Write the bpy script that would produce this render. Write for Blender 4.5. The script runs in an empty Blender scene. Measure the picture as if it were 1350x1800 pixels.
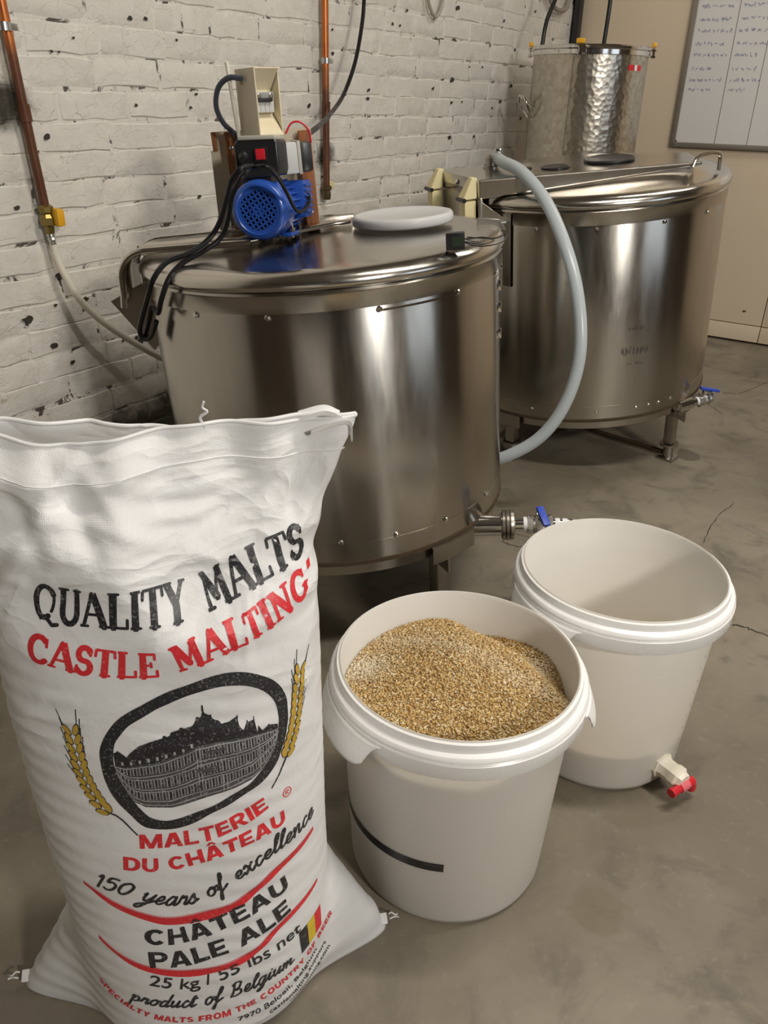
import bpy, bmesh, math, random
import numpy as np
from mathutils import Vector, Matrix, Euler

# ------------------------------------------------------------------ camera, world, lights, exposure
SC = bpy.context.scene
COL = SC.collection
PI = math.pi
F_PX, CAM_H = 1398.29, 1.06025
CR = Vector((0.99975899, 0.01010718, 0.01948885))
CU = Vector((-0.02195383, 0.46027267, 0.88750611))
CF = Vector((0.0, 0.88772007, -0.46038363))
cam_d = bpy.data.cameras.new('camera')
cam_d.sensor_fit = 'VERTICAL'
cam_d.sensor_height = 36.0
cam_d.lens = F_PX * 36.0 / 1800.0
cam_d.clip_start = 0.02
cam = bpy.data.objects.new('camera', cam_d)
COL.objects.link(cam)
cam.matrix_world = Matrix(((CR.x, CU.x, -CF.x, 0), (CR.y, CU.y, -CF.y, 0), (CR.z, CU.z, -CF.z, CAM_H), (0, 0, 0, 1)))
SC.camera = cam

YAW = 0.98733
DX, DY = math.cos(YAW), math.sin(YAW)      # along the brick wall
NX, NY = math.sin(YAW), -math.cos(YAW)     # out of the brick wall, into the room
WALL_N, WALL_S = -1.80, 4.327              # brick wall plane, far wall plane
def W(s, n, z=0.0):
    return Vector((s * DX + n * NX, s * DY + n * NY, z))

world = bpy.data.worlds.new('world')
SC.world = world
world.use_nodes = True
wb = world.node_tree.nodes['Background']
wb.inputs[0].default_value = (0.75, 0.85, 1.0, 1)
wb.inputs[1].default_value = 0.4

def area_light(name, loc, target, size_x, size_y, power, color):
    l = bpy.data.lights.new(name, 'AREA')
    l.shape = 'RECTANGLE'
    l.size, l.size_y, l.energy, l.color = size_x, size_y, power, color
    o = bpy.data.objects.new(name, l)
    COL.objects.link(o)
    o.location = loc
    d = Vector(target) - Vector(loc)
    o.rotation_euler = d.to_track_quat('-Z', 'Y').to_euler()
    return o
CEIL = 2.75
# tube lamps: (s, n, height, power, length, width); the third hangs lower on rods far behind the camera. Fittings are built further down
LAMPS = [(1.40, 0.28, 2.645, 36.0, 1.2, .12), (3.3, -0.30, 2.645, 11.0, 1.2, .12), (-0.35, 2.7, 2.40, 72.0, .40, .30)]
WARM = (1.0, 0.935, 0.845)
for s, n, z, pw, lx, ly in LAMPS:
    area_light('lamp_light', W(s, n, z), W(s, n, 0) if z > 2.5 else W(1.6, -0.6, .8), lx, ly, pw, WARM)
# daylight through the two windows of the wall across the room
WINDOWS = [(-0.6, 1.5), (1.6, 1.5)]        # s and width; sill 1.0, head 2.1
ROOM_N, ROOM_S = 3.4, -2.6
for s, w in WINDOWS:
    area_light('window_daylight', W(s, ROOM_N - 0.03, 1.55), W(s, 0, 1.0), w * 0.95, 1.05, 15.0, (0.80, 0.90, 1.0))

SC.view_settings.view_transform = 'Standard'
SC.view_settings.look = 'None'
SC.view_settings.gamma = 1.0
SC.view_settings.use_curve_mapping = False
SC.view_settings.exposure = 0.12
SC.cycles.max_bounces = 10
SC.cycles.diffuse_bounces = 5
SC.cycles.glossy_bounces = 5
SC.cycles.transmission_bounces = 8
SC.cycles.sample_clamp_indirect = 6.0
SC.cycles.caustics_reflective = False
SC.cycles.caustics_refractive = False
R = random.Random(7)

# ------------------------------------------------------------------ mesh helpers
class MB:
    def __init__(self):
        self.v, self.f, self.uv = [], [], []
        self.has_uv = False
    def add(self, vs, fs, M=None, uvs=None):
        b = len(self.v)
        for p in vs:
            p = Vector(p)
            self.v.append(M @ p if M else p)
        for i, f in enumerate(fs):
            self.f.append([b + k for k in f])
            self.uv.append(uvs[i] if uvs else None)
        if uvs: self.has_uv = True
        return self
    def box(self, c, size, M=None, bev=0.0):
        sx, sy, sz = [k / 2 for k in size]
        cx, cy, cz = c
        if bev <= 0:
            vs = [(cx + x * sx, cy + y * sy, cz + z * sz) for x in (-1, 1) for y in (-1, 1) for z in (-1, 1)]
            fs = [(0, 1, 3, 2), (4, 6, 7, 5), (0, 4, 5, 1), (2, 3, 7, 6), (0, 2, 6, 4), (1, 5, 7, 3)]
            return self.add(vs, fs, M)
        bev = min(bev, sx * .9, sy * .9, sz * .9)
        bm = bmesh.new()
        bmesh.ops.create_cube(bm, size=1.0)
        for v in bm.verts:
            v.co = Vector((cx + v.co.x * 2 * sx, cy + v.co.y * 2 * sy, cz + v.co.z * 2 * sz))
        bmesh.ops.bevel(bm, geom=list(bm.edges), offset=bev, segments=2, profile=0.6, affect='EDGES')
        return self.from_bm(bm, M)
    def from_bm(self, bm, M=None):
        bm.verts.index_update()
        self.add([v.co.copy() for v in bm.verts], [[v.index for v in f.verts] for f in bm.faces], M)
        bm.free()
        return self
    def lathe(self, prof, seg=64, M=None, a0=0.0, a1=2 * PI, cap0=False, cap1=False):
        full = abs(a1 - a0 - 2 * PI) < 1e-6
        na = seg if full else seg + 1
        vs, fs, uvs = [], [], []
        L = [0.0]
        for (r0, z0), (r1, z1) in zip(prof, prof[1:]):
            L.append(L[-1] + math.hypot(r1 - r0, z1 - z0))
        for r, z in prof:
            for k in range(na):
                a = a0 + (a1 - a0) * k / seg
                vs.append((r * math.cos(a), r * math.sin(a), z))
        rm = max(r for r, z in prof)
        for i in range(len(prof) - 1):
            for k in range(seg):
                k2 = (k + 1) % na
                fs.append((i * na + k, i * na + k2, (i + 1) * na + k2, (i + 1) * na + k))
                u0, u1 = (a0 + (a1 - a0) * k / seg) * rm, (a0 + (a1 - a0) * (k + 1) / seg) * rm
                uvs.append(((u0, L[i]), (u1, L[i]), (u1, L[i + 1]), (u0, L[i + 1])))
        if cap0:
            fs.append(tuple(range(na))[::-1]); uvs.append([(0, 0)] * na)
        if cap1:
            o = (len(prof) - 1) * na
            fs.append(tuple(range(o, o + na))); uvs.append([(0, 0)] * na)
        return self.add(vs, fs, M, uvs)
    def cyl(self, p0, p1, r0, r1=None, seg=20, caps=True):
        p0, p1 = Vector(p0), Vector(p1)
        r1 = r0 if r1 is None else r1
        q = (p1 - p0).to_track_quat('Z', 'Y').to_matrix().to_4x4()
        M = Matrix.Translation(p0) @ q
        L = (p1 - p0).length
        return self.lathe([(r0, 0), (r1, L)], seg, M, cap0=caps, cap1=caps)
    def rod(self, p0, p1, prof, seg=20):
        """lathe of (radius, distance) pairs along p0 -> p1"""
        p0, p1 = Vector(p0), Vector(p1)
        q = (p1 - p0).to_track_quat('Z', 'Y').to_matrix().to_4x4()
        return self.lathe(prof, seg, Matrix.Translation(p0) @ q, cap0=True, cap1=True)
    def tube(self, pts, r, seg=10, closed=False, flat=None):
        pts = [Vector(p) for p in pts]
        n = len(pts)
        rs = r if isinstance(r, (list, tuple)) else [r] * n
        T = []
        for i in range(n):
            a = pts[(i - 1) % n] if (i > 0 or closed) else pts[i]
            b = pts[(i + 1) % n] if (i < n - 1 or closed) else pts[i]
            T.append((b - a).normalized())
        up = Vector((0, 0, 1)) if abs(T[0].z) < .9 else Vector((1, 0, 0))
        N_ = (up - T[0] * up.dot(T[0])).normalized()
        vs = []
        for i in range(n):
            if i:
                N_ = (N_ - T[i] * N_.dot(T[i])).normalized()
            B = T[i].cross(N_)
            for k in range(seg):
                a = 2 * PI * k / seg
                vs.append(pts[i] + (N_ * math.cos(a) + B * math.sin(a)) * rs[i])
        fs = []
        m = n if closed else n - 1
        for i in range(m):
            j = (i + 1) % n
            for k in range(seg):
                k2 = (k + 1) % seg
                fs.append((i * seg + k, i * seg + k2, j * seg + k2, j * seg + k))
        if not closed:
            fs.append(tuple(range(seg))[::-1]); fs.append(tuple((n - 1) * seg + k for k in range(seg)))
        return self.add(vs, fs)
    def prism(self, poly, h0, h1, M=None):
        """poly in local XY, extruded in Z from h0 to h1 (poly counter-clockwise)"""
        n = len(poly)
        vs = [(x, y, h0) for x, y in poly] + [(x, y, h1) for x, y in poly]
        fs = [tuple(range(n))[::-1], tuple(range(n, 2 * n))]
        for k in range(n):
            k2 = (k + 1) % n
            fs.append((k, k2, n + k2, n + k))
        return self.add(vs, fs, M)
    def ball(self, c, r, seg=10, M=None, sq=(1, 1, 1)):
        prof = [(r * math.sin(PI * k / 6 + 1e-4), -r * math.cos(PI * k / 6 + 1e-4)) for k in range(7)]
        mm = Matrix.Translation(Vector(c)) @ Matrix.Diagonal((*sq, 1))
        return self.lathe(prof, seg, (M @ mm) if M else mm)

def mesh_of(name, mb, mats, smooth=True, angle=32):
    me = bpy.data.meshes.new(name)
    me.from_pydata([tuple(v) for v in mb.v], [], mb.f)
    if mb.has_uv:
        ul = me.uv_layers.new(name='uv')
        flat = []
        for f, u in zip(mb.f, mb.uv):
            flat.extend(u if u else [(0, 0)] * len(f))
        ul.data.foreach_set('uv', [c for p in flat for c in p])
    for m in (mats if isinstance(mats, (list, tuple)) else [mats]):
        me.materials.append(m)
    me.update()
    if smooth:
        me.shade_smooth()
        if angle < 180: me.set_sharp_from_angle(angle=math.radians(angle))
    return me

def obj(name, mb, mats, parent=None, smooth=True, angle=32, mesh=None, bevel=0.0):
    me = mesh or mesh_of(name, mb, mats, smooth, angle)
    o = bpy.data.objects.new(name, me)
    COL.objects.link(o)
    if parent: o.parent = parent
    if bevel:
        b = o.modifiers.new('soft_edges', 'BEVEL'); b.width = bevel; b.segments = 2; b.limit_method = 'ANGLE'
    return o

def tag(o, label=None, cat=None, group=None, kind=None):
    if label: o['label'] = label
    if cat: o['category'] = cat
    if group: o['group'] = group
    if kind: o['kind'] = kind
    return o

def thing(name, label, cat, M=None, group=None):
    o = bpy.data.objects.new(name, None)
    COL.objects.link(o)
    o.empty_display_size = 0.05
    if M is not None: o.matrix_world = M
    return tag(o, label, cat, group)

def catmull(pts, n=8, closed=False):
    P = [Vector(p) for p in pts]
    out = []
    m = len(P)
    rng = range(m if closed else m - 1)
    for i in rng:
        p0 = P[(i - 1) % m] if (i > 0 or closed) else P[0] * 2 - P[1]
        p1, p2 = P[i], P[(i + 1) % m]
        p3 = P[(i + 2) % m] if (i + 2 < m or closed) else P[-1] * 2 - P[-2]
        for k in range(n):
            t = k / n
            out.append(0.5 * ((2 * p1) + (p2 - p0) * t + (2 * p0 - 5 * p1 + 4 * p2 - p3) * t * t + (3 * p1 - p0 - 3 * p2 + p3) * t ** 3))
    if not closed: out.append(P[-1])
    return out

# ------------------------------------------------------------------ materials
class NT:
    def __init__(self, name):
        self.m = bpy.data.materials.new(name)
        self.m.use_nodes = True
        self.t = self.m.node_tree
        self.b = self.t.nodes['Principled BSDF']
        self.out = self.t.nodes['Material Output']
    def n(self, typ, **kw):
        nd = self.t.nodes.new(typ)
        for k, v in kw.items():
            setattr(nd, k, v)
        return nd
    def l(self, a, b):
        self.t.links.new(a, b)
    def val(self, sock, v):
        if hasattr(v, 'is_output'): self.l(v, sock)
        else: sock.default_value = v
    def math(self, op, a, b=None, c=None, clamp=False):
        nd = self.n('ShaderNodeMath', operation=op, use_clamp=clamp)
        self.val(nd.inputs[0], a)
        if b is not None: self.val(nd.inputs[1], b)
        if c is not None: self.val(nd.inputs[2], c)
        return nd.outputs[0]
    def coord(self, which='Object', scale=(1, 1, 1)):
        tc = self.n('ShaderNodeTexCoord')
        if scale == (1, 1, 1): return tc.outputs[which]
        mp = self.n('ShaderNodeMapping')
        mp.inputs['Scale'].default_value = scale
        self.l(tc.outputs[which], mp.inputs['Vector'])
        return mp.outputs[0]
    def noise(self, vec, scale, detail=4, rough=.55, dist=0.0):
        nd = self.n('ShaderNodeTexNoise')
        self.l(vec, nd.inputs['Vector'])
        nd.inputs['Scale'].default_value = scale
        nd.inputs['Detail'].default_value = detail
        nd.inputs['Roughness'].default_value = rough
        nd.inputs['Distortion'].default_value = dist
        return nd.outputs[0]
    def ramp(self, fac, stops):
        nd = self.n('ShaderNodeValToRGB')
        el = nd.color_ramp.elements
        while len(el) < len(stops): el.new(0.5)
        for e, (p, c) in zip(el, stops):
            e.position = p
            e.color = c if len(c) == 4 else (*c, 1)
        self.l(fac, nd.inputs[0])
        return nd.outputs[0]
    def mix(self, fac, a, b):
        nd = self.n('ShaderNodeMix', data_type='RGBA')
        self.val(nd.inputs[0], fac)
        for i, c in ((6, a), (7, b)):
            if hasattr(c, 'is_output'): self.l(c, nd.inputs[i])
            else: nd.inputs[i].default_value = c if len(c) == 4 else (*c, 1)
        return nd.outputs[2]
    def range(self, v, a, b, c=0.0, d=1.0):
        nd = self.n('ShaderNodeMapRange')
        nd.interpolation_type = 'SMOOTHSTEP'
        self.l(v, nd.inputs[0])
        for i, q in enumerate((a, b, c, d)): nd.inputs[i + 1].default_value = q
        return nd.outputs[0]
    def bump(self, h, strength=.3, dist=.01):
        nd = self.n('ShaderNodeBump')
        nd.inputs['Strength'].default_value = strength
        nd.inputs['Distance'].default_value = dist
        self.l(h, nd.inputs['Height'])
        self.l(nd.outputs[0], self.b.inputs['Normal'])
        return nd
    def base(self, c): self.val(self.b.inputs['Base Color'], c if hasattr(c, 'is_output') else (c if len(c) == 4 else (*c, 1)))
    def set(self, **kw):
        for k, v in kw.items(): self.val(self.b.inputs[k.replace('_', ' ')], v)

def plain(name, col, rough=.5, metal=0.0, var=.12, scale=30, bump=0.0):
    t = NT(name)
    v = t.coord('Object')
    n = t.noise(v, scale, 4)
    lo = tuple(c * (1 - var) for c in col); hi = tuple(min(1, c * (1 + var)) for c in col)
    t.base(t.mix(n, lo, hi))
    t.set(Metallic=metal)
    n2 = t.noise(v, scale * .6, 3)
    t.set(Roughness=t.range(n2, .2, .8, max(.03, rough - .08), min(1, rough + .08)))
    if bump: t.bump(n, bump, .002)
    return t.m

def steel(name, col=(.60, .57, .53), rough=.24, stretch=(1, 1, 1), scale=6, wob=.0, aniso=0.0):
    t = NT(name)
    v = t.coord('Object', stretch)
    n = t.noise(v, scale, 5, .6)
    t.base(t.mix(n, tuple(c * .93 for c in col), tuple(min(1, c * 1.05) for c in col)))
    t.set(Metallic=1.0)
    n2 = t.noise(v, scale * 3, 5, .65)
    t.set(Roughness=t.range(n2, .25, .8, rough * .82, rough * 1.22))
    if aniso:
        tg = t.n('ShaderNodeTangent', direction_type='RADIAL', axis='Z')
        t.l(tg.outputs[0], t.b.inputs['Tangent'])
        t.b.inputs['Anisotropic'].default_value = aniso; t.b.inputs['Anisotropic Rotation'].default_value = .25
    if wob:
        n3 = t.noise(t.coord('Object'), 5.0, 2, .4)
        t.bump(n3, wob, .02)
    return t.m
def make_paint(name, mortar=False):
    t = NT(name)
    g = t.n('ShaderNodeNewGeometry')
    pos = g.outputs['Position']
    dt = t.n('ShaderNodeVectorMath', operation='DOT_PRODUCT')
    t.l(pos, dt.inputs[0]); dt.inputs[1].default_value = (DX, DY, 0)
    sep = t.n('ShaderNodeSeparateXYZ'); t.l(pos, sep.inputs[0])
    cmb = t.n('ShaderNodeCombineXYZ')
    t.l(dt.outputs['Value'], cmb.inputs[0]); t.l(sep.outputs[2], cmb.inputs[1])
    sz = cmb.outputs[0]
    n1 = t.noise(sz, 7, 5, .6)
    col = t.mix(n1, (.64, .605, .54), (.775, .745, .685))
    n2 = t.noise(sz, 28, 4, .6)
    col = t.mix(t.range(n2, .45, .8, 0, .5), col, (.80, .78, .73))
    # brown grime in small patches
    n3 = t.noise(sz, 16, 6, .7, .4)
    grime = t.range(n3, .66, .72, 0, .55 if not mortar else .6)
    col = t.mix(grime, col, (.36, .27, .17))
    # chipped specks, stretched along the courses
    mp = t.n('ShaderNodeMapping'); mp.inputs['Scale'].default_value = (1, 1.8, 1)
    t.l(sz, mp.inputs[0])
    nd = t.noise(mp.outputs[0], 46, 3, .6)
    speck = t.range(nd, .735 if not mortar else .665, .76 if not mortar else .70, 0, .9)
    col = t.mix(speck, col, (.045, .032, .022))
    if mortar:
        n5 = t.noise(sz, 13, 5, .7, .6)
        col = t.mix(t.range(n5, .55, .61, 0, .93), col, (.05, .037, .026))
    # soot burnt on beside the soldered pipes
    for s, z, rx, rz, k in SOOT:
        du = t.math('DIVIDE', t.math('SUBTRACT', dt.outputs['Value'], s), rx)
        dv = t.math('DIVIDE', t.math('SUBTRACT', sep.outputs[2], z), rz)
        rr = t.math('SQRT', t.math('ADD', t.math('MULTIPLY', du, du), t.math('MULTIPLY', dv, dv)))
        rr = t.math('ADD', rr, t.math('MULTIPLY', t.math('SUBTRACT', n2, .5), .9))
        col = t.mix(t.range(rr, .35, 1.15, k, 0), col, (.028, .022, .012))
    # bare dirty foot of the wall
    zz = t.math('ADD', sep.outputs[2], t.math('MULTIPLY', t.math('SUBTRACT', n3, .5), .16))
    zz = t.math('SUBTRACT', zz, t.math('MULTIPLY', t.math('SUBTRACT', dt.outputs['Value'], 1.3), .10))
    col = t.mix(t.range(zz, .205, .275, .93, 0), col, (.045, .036, .022))
    t.base(col)
    t.set(Roughness=.62)
    h = t.math('ADD', t.math('MULTIPLY', n2, .7), t.math('MULTIPLY', n1, 1.0))
    h = t.math('ADD', h, t.math('MULTIPLY', t.noise(sz, 90, 3), .22))
    vo = t.n('ShaderNodeTexVoronoi', feature='DISTANCE_TO_EDGE'); vo.inputs['Scale'].default_value = 15
    wv = t.n('ShaderNodeVectorMath', operation='ADD'); t.l(sz, wv.inputs[0]); nn = t.n('ShaderNodeTexNoise'); t.l(sz, nn.inputs['Vector']); nn.inputs['Scale'].default_value = 20; nn.inputs['Detail'].default_value = 4
    sc_ = t.n('ShaderNodeVectorMath', operation='SCALE'); t.l(nn.outputs['Color'], sc_.inputs[0]); sc_.inputs['Scale'].default_value = .09; t.l(sc_.outputs[0], wv.inputs[1]); t.l(wv.outputs[0], vo.inputs['Vector'])
    h = t.math('SUBTRACT', h, t.math('MULTIPLY', t.range(vo.outputs['Distance'], 0, .03, 1, 0), .25))
    crk_ = t.math('MULTIPLY', t.range(vo.outputs['Distance'], 0, .012, 1, 0), t.range(n3, .56, .64, 0, .6))
    col2 = t.mix(crk_, col, (.09, .07, .05)); t.base(col2)
    h = t.math('SUBTRACT', h, t.math('MULTIPLY', speck, .5))
    t.bump(h, .42, .008)
    return t.m
SOOT = [(1.165, 1.035, .085, .060, .97), (2.318, .885, .062, .052, .98), (1.215, .875, .03, .012, .45)]
M_PAINT = make_paint('white_painted_brick')
M_MORTAR = make_paint('white_painted_mortar', True)

def make_floor():
    t = NT('worn_concrete')
    v = t.coord('Object')
    n1 = t.noise(v, 1.6, 6, .62, .3)
    n2 = t.noise(v, 7, 6, .62, .8)
    n3 = t.noise(v, 60, 4, .6)
    col = t.mix(t.range(n1, .32, .70), (.160, .135, .098), (.280, .245, .186))
    col = t.mix(t.range(n2, .50, .70, 0, .65), col, (.105, .092, .073))
    col = t.mix(t.range(n3, .55, .75, 0, .35), col, (.30, .275, .23))
    sep = t.n('ShaderNodeSeparateXYZ'); t.l(v, sep.inputs[0])
    for x, y, r, k, c in STAINS:
        du = t.math('DIVIDE', t.math('SUBTRACT', sep.outputs[0], x), r)
        dv = t.math('DIVIDE', t.math('SUBTRACT', sep.outputs[1], y), r)
        rr = t.math('SQRT', t.math('ADD', t.math('MULTIPLY', du, du), t.math('MULTIPLY', dv, dv)))
        rr = t.math('ADD', rr, t.math('MULTIPLY', t.math('SUBTRACT', n2, .5), 2.2))
        col = t.mix(t.range(rr, .7, .95, k, 0), col, c)
    t.base(col)
    t.set(Roughness=t.range(n2, .3, .7, .42, .62))
    h = t.math('ADD', t.math('MULTIPLY', n2, .5), t.math('MULTIPLY', n3, .3))
    t.bump(h, .25, .006)
    return t.m
STAINS = [(1.04, 2.52, .055, .75, (.075, .062, .045)), (.42, .98, .06, .35, (.14, .115, .075)), (1.9, 3.5, .3, .45, (.15, .14, .12)),
          (1.35, 2.3, .14, .3, (.15, .14, .115)), (.33, .78, .05, .5, (.16, .13, .08))]
M_FLOOR = make_floor()
M_CRACK = plain('crack_dirt', (.045, .038, .03), .9)
M_DARKWALL = plain('dim_brick_red', (.11, .085, .065), .8, 0, .3, 6, .3)
M_CEIL = plain('dusty_ceiling', (.20, .18, .155), .8, 0, .2, 3)
M_CREAM = plain('cream_wall_paint', (.72, .60, .45), .5, 0, .05, 3)
M_STEEL = steel('tank_steel', (.455, .425, .375), .22, (1, 1, .18), 9, .05, .7)
M_STEEL_LID = steel('lid_steel', (.60, .565, .51), .19, (1, 1, 1), 5, .05)
M_STEEL_DARK = steel('dull_steel', (.40, .37, .325), .33, (1, 1, 1), 9)
M_CHROME = steel('polished_steel', (.74, .72, .69), .10, (1, 1, 1), 9)
M_GALV = steel('galvanised_steel', (.62, .61, .59), .32, (1, 1, 1), 20)
M_RUST = plain('rusty_seam', (.075, .048, .026), .75, .3, .4, 40)
M_BLACK = plain('black_rubber', (.008, .008, .009), .38, 0, .2)
M_BLACK.node_tree.nodes['Principled BSDF'].inputs['Specular IOR Level'].default_value = .25
M_BLACKPL = plain('black_plastic', (.018, .018, .02), .33, 0, .15)
M_VOID = plain('dark_recess', (.006, .006, .007), .9)
M_BLUE = plain('blue_enamel', (.022, .085, .40), .28, 0, .10, 20)
M_BLUEH = plain('blue_lever_plastic', (.018, .06, .46), .4, 0, .1, 20)
M_RED = plain('red_plastic', (.62, .018, .03), .35, 0, .1)
M_YELLOW = plain('yellow_plastic', (.80, .42, .02), .4, 0, .1)
M_COPPER = plain('copper_pipe', (.52, .17, .055), .35, .65, .25, 25)
M_IVORY = plain('ivory_plastic', (.74, .66, .47), .42, 0, .05)
M_IVORY_OLD = plain('yellowed_ivory_plastic', (.76, .67, .38), .40, 0, .06)
M_BOARD = plain('cream_board', (.62, .55, .43), .55, 0, .05)
M_WOOD = NT('brown_hardwood')
_v = M_WOOD.coord('Object', (30, 30, 3)); _n = M_WOOD.noise(_v, 3, 5, .6, .8)
M_WOOD.base(M_WOOD.ramp(_n, [(.25, (.16, .055, .022)), (.7, (.36, .145, .06))])); M_WOOD.set(Roughness=.45); M_WOOD = M_WOOD.m
M_GREY = plain('grey_plastic', (.46, .44, .39), .5, 0, .06)
M_LGREY = plain('light_grey_plastic', (.55, .56, .55), .45, 0, .06)
M_WHITEPL = plain('white_pvc', (.78, .73, .62), .42, 0, .05)
M_TAPE = plain('white_thread_tape', (.82, .82, .82), .6)
M_FRAME = plain('aluminium_frame', (.33, .30, .26), .38, .6, .08)
M_WBOARD = plain('whiteboard_enamel', (.74, .73, .71), .18, 0, .02, 3)
M_MARKER = plain('blue_marker', (.22, .23, .42), .5)
M_GREYINK = plain('grey_marks', (.11, .10, .09), .5, .3)

def make_copper_sooty():
    t = NT('sooty_copper')
    v = t.coord('Object')
    g = t.n('ShaderNodeNewGeometry'); sep = t.n('ShaderNodeSeparateXYZ'); t.l(g.outputs['Position'], sep.inputs[0])
    n = t.noise(v, 22, 5, .65)
    c = t.mix(n, (.50, .13, .035), (.66, .25, .08))
    n2 = t.noise(v, 9, 4, .6)
    zz = t.math('ADD', sep.outputs[2], t.math('MULTIPLY', t.math('SUBTRACT', n2, .5), .25))
    k = t.range(zz, 1.08, 1.17, .93, 0)
    c = t.mix(k, c, (.085, .034, .018))
    t.base(c)
    t.set(Metallic=t.range(zz, 1.08, 1.17, .15, .75), Roughness=t.range(n, .3, .7, .3, .5))
    return t.m
M_SOOTY = make_copper_sooty()

def make_peened():
    t = NT('peened_steel')
    v = t.coord('UV')
    vo = t.n('ShaderNodeTexVoronoi', feature='F1'); t.l(v, vo.inputs['Vector']); vo.inputs['Scale'].default_value = 52
    vo.inputs['Randomness'].default_value = .75
    n = t.noise(v, 9, 3)
    t.base(t.mix(vo.outputs['Color'], (.44, .40, .335), (.62, .575, .49)))
    t.set(Metallic=1.0)
    t.set(Roughness=.27)
    t.bump(vo.outputs['Distance'], .30, .004)
    return t.m
M_PEEN = make_peened()

def make_bucket():
    t = NT('translucent_white_plastic')
    v = t.coord('Object')
    n = t.noise(v, 9, 3)
    t.base(t.mix(n, (.93, .925, .90), (.97, .965, .945)))
    t.set(Roughness=.34)
    t.b.inputs['Specular IOR Level'].default_value = .45
    tr = t.n('ShaderNodeBsdfTranslucent'); tr.inputs[0].default_value = (.97, .94, .88, 1)
    mx = t.n('ShaderNodeMixShader'); mx.inputs[0].default_value = .48
    t.l(t.b.outputs[0], mx.inputs[1]); t.l(tr.outputs[0], mx.inputs[2]); t.l(mx.outputs[0], t.out.inputs[0])
    return t.m
M_BUCKET = make_bucket()
M_RIM = plain('white_plastic_rim', (.92, .915, .90), .3, 0, .03)
M_TAP = plain('milky_tap_plastic', (.80, .76, .64), .35, 0, .05)

def make_hose():
    t = NT('milky_silicone_hose')
    t.base((.64, .70, .73)); t.set(Roughness=.25)
    t.b.inputs['Subsurface Weight'].default_value = 0
    t.b.inputs['Transmission Weight'].default_value = .12
    tr = t.n('ShaderNodeBsdfTranslucent'); tr.inputs[0].default_value = (.82, .88, .90, 1)
    mx = t.n('ShaderNodeMixShader'); mx.inputs[0].default_value = .25
    t.l(t.b.outputs[0], mx.inputs[1]); t.l(tr.outputs[0], mx.inputs[2]); t.l(mx.outputs[0], t.out.inputs[0])
    return t.m
M_HOSE = make_hose()

def make_clear():
    t = NT('frosted_clear_plastic')
    t.base((.93, .94, .94)); t.set(Roughness=.30)
    t.b.inputs['Transmission Weight'].default_value = .42
    t.b.inputs['IOR'].default_value = 1.3
    return t.m
M_CLEAR = make_clear()

def make_bagm():
    t = NT('white_woven_sack')
    uv = t.coord('UV')
    w1 = t.n('ShaderNodeTexWave', wave_type='BANDS', bands_direction='Y'); t.l(uv, w1.inputs[0]); w1.inputs['Scale'].default_value = 190
    w1.inputs['Distortion'].default_value = .6; w1.inputs['Detail'].default_value = 1
    w2 = t.n('ShaderNodeTexWave', wave_type='BANDS', bands_direction='X'); t.l(uv, w2.inputs[0]); w2.inputs['Scale'].default_value = 190
    w2.inputs['Distortion'].default_value = .6; w2.inputs['Detail'].default_value = 1
    n = t.noise(uv, 22, 5, .6, .5)
    n2 = t.noise(uv, 5, 4, .6)
    c = t.mix(n2, (.92, .925, .935), (.96, .965, .97))
    t.base(c)
    t.set(Roughness=t.range(n, .3, .7, .36, .55))
    t.b.inputs['Specular IOR Level'].default_value = .5
    h = t.math('ADD', t.math('MULTIPLY', w1.outputs[1], .013), t.math('MULTIPLY', w2.outputs[1], .008))
    h = t.math('ADD', h, t.math('MULTIPLY', n, .30))
    mpc = t.n('ShaderNodeMapping'); mpc.inputs['Scale'].default_value = (7, 13, 1); mpc.inputs['Rotation'].default_value = (0, 0, -.25); t.l(uv, mpc.inputs[0])
    rg = t.n('ShaderNodeTexNoise'); rg.noise_type = 'RIDGED_MULTIFRACTAL'; t.l(mpc.outputs[0], rg.inputs['Vector'])
    rg.inputs['Scale'].default_value = 1.0; rg.inputs['Detail'].default_value = 3; rg.inputs['Offset'].default_value = .9; rg.inputs['Gain'].default_value = 1.6; rg.inputs['Distortion'].default_value = .5
    sp = t.n('ShaderNodeSeparateXYZ'); t.l(uv, sp.inputs[0])
    crum = t.math('MULTIPLY', rg.outputs[0], t.range(sp.outputs[1], .40, .66, .12, 1.0))
    h = t.math('ADD', h, t.math('MULTIPLY', crum, .62))
    t.bump(h, .75, .008)
    tr = t.n('ShaderNodeBsdfTranslucent'); tr.inputs[0].default_value = (.86, .84, .80, 1)
    mx = t.n('ShaderNodeMixShader'); mx.inputs[0].default_value = .15
    t.l(t.b.outputs[0], mx.inputs[1]); t.l(tr.outputs[0], mx.inputs[2]); t.l(mx.outputs[0], t.out.inputs[0])
    return t.m
M_BAG = make_bagm()

def ink(name, col, wear=.5):
    t = NT(name)
    v = t.coord('Object', (1, 1, 1))
    n = t.noise(v, 420, 2, .6)
    n2 = t.noise(v, 60, 4, .6)
    k = t.math('MULTIPLY', t.range(n, .55, .70), t.range(n2, .3, .7, wear * .3, wear))
    t.base(t.mix(k, col, (.55, .53, .5)))
    t.set(Roughness=.42)
    return t.m
I_BLACK = ink('black_print', (.022, .022, .025))
I_RED = ink('red_print', (.72, .030, .04), .35)
I_GOLD = ink('gold_print', (.56, .36, .05), .25)
I_YEL = ink('yellow_print', (.72, .52, .04), .25)
I_DGREY = ink('dark_grey_print', (.075, .075, .08), .9)
I_LGREY = ink('pale_print', (.42, .41, .41), .2)
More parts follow.
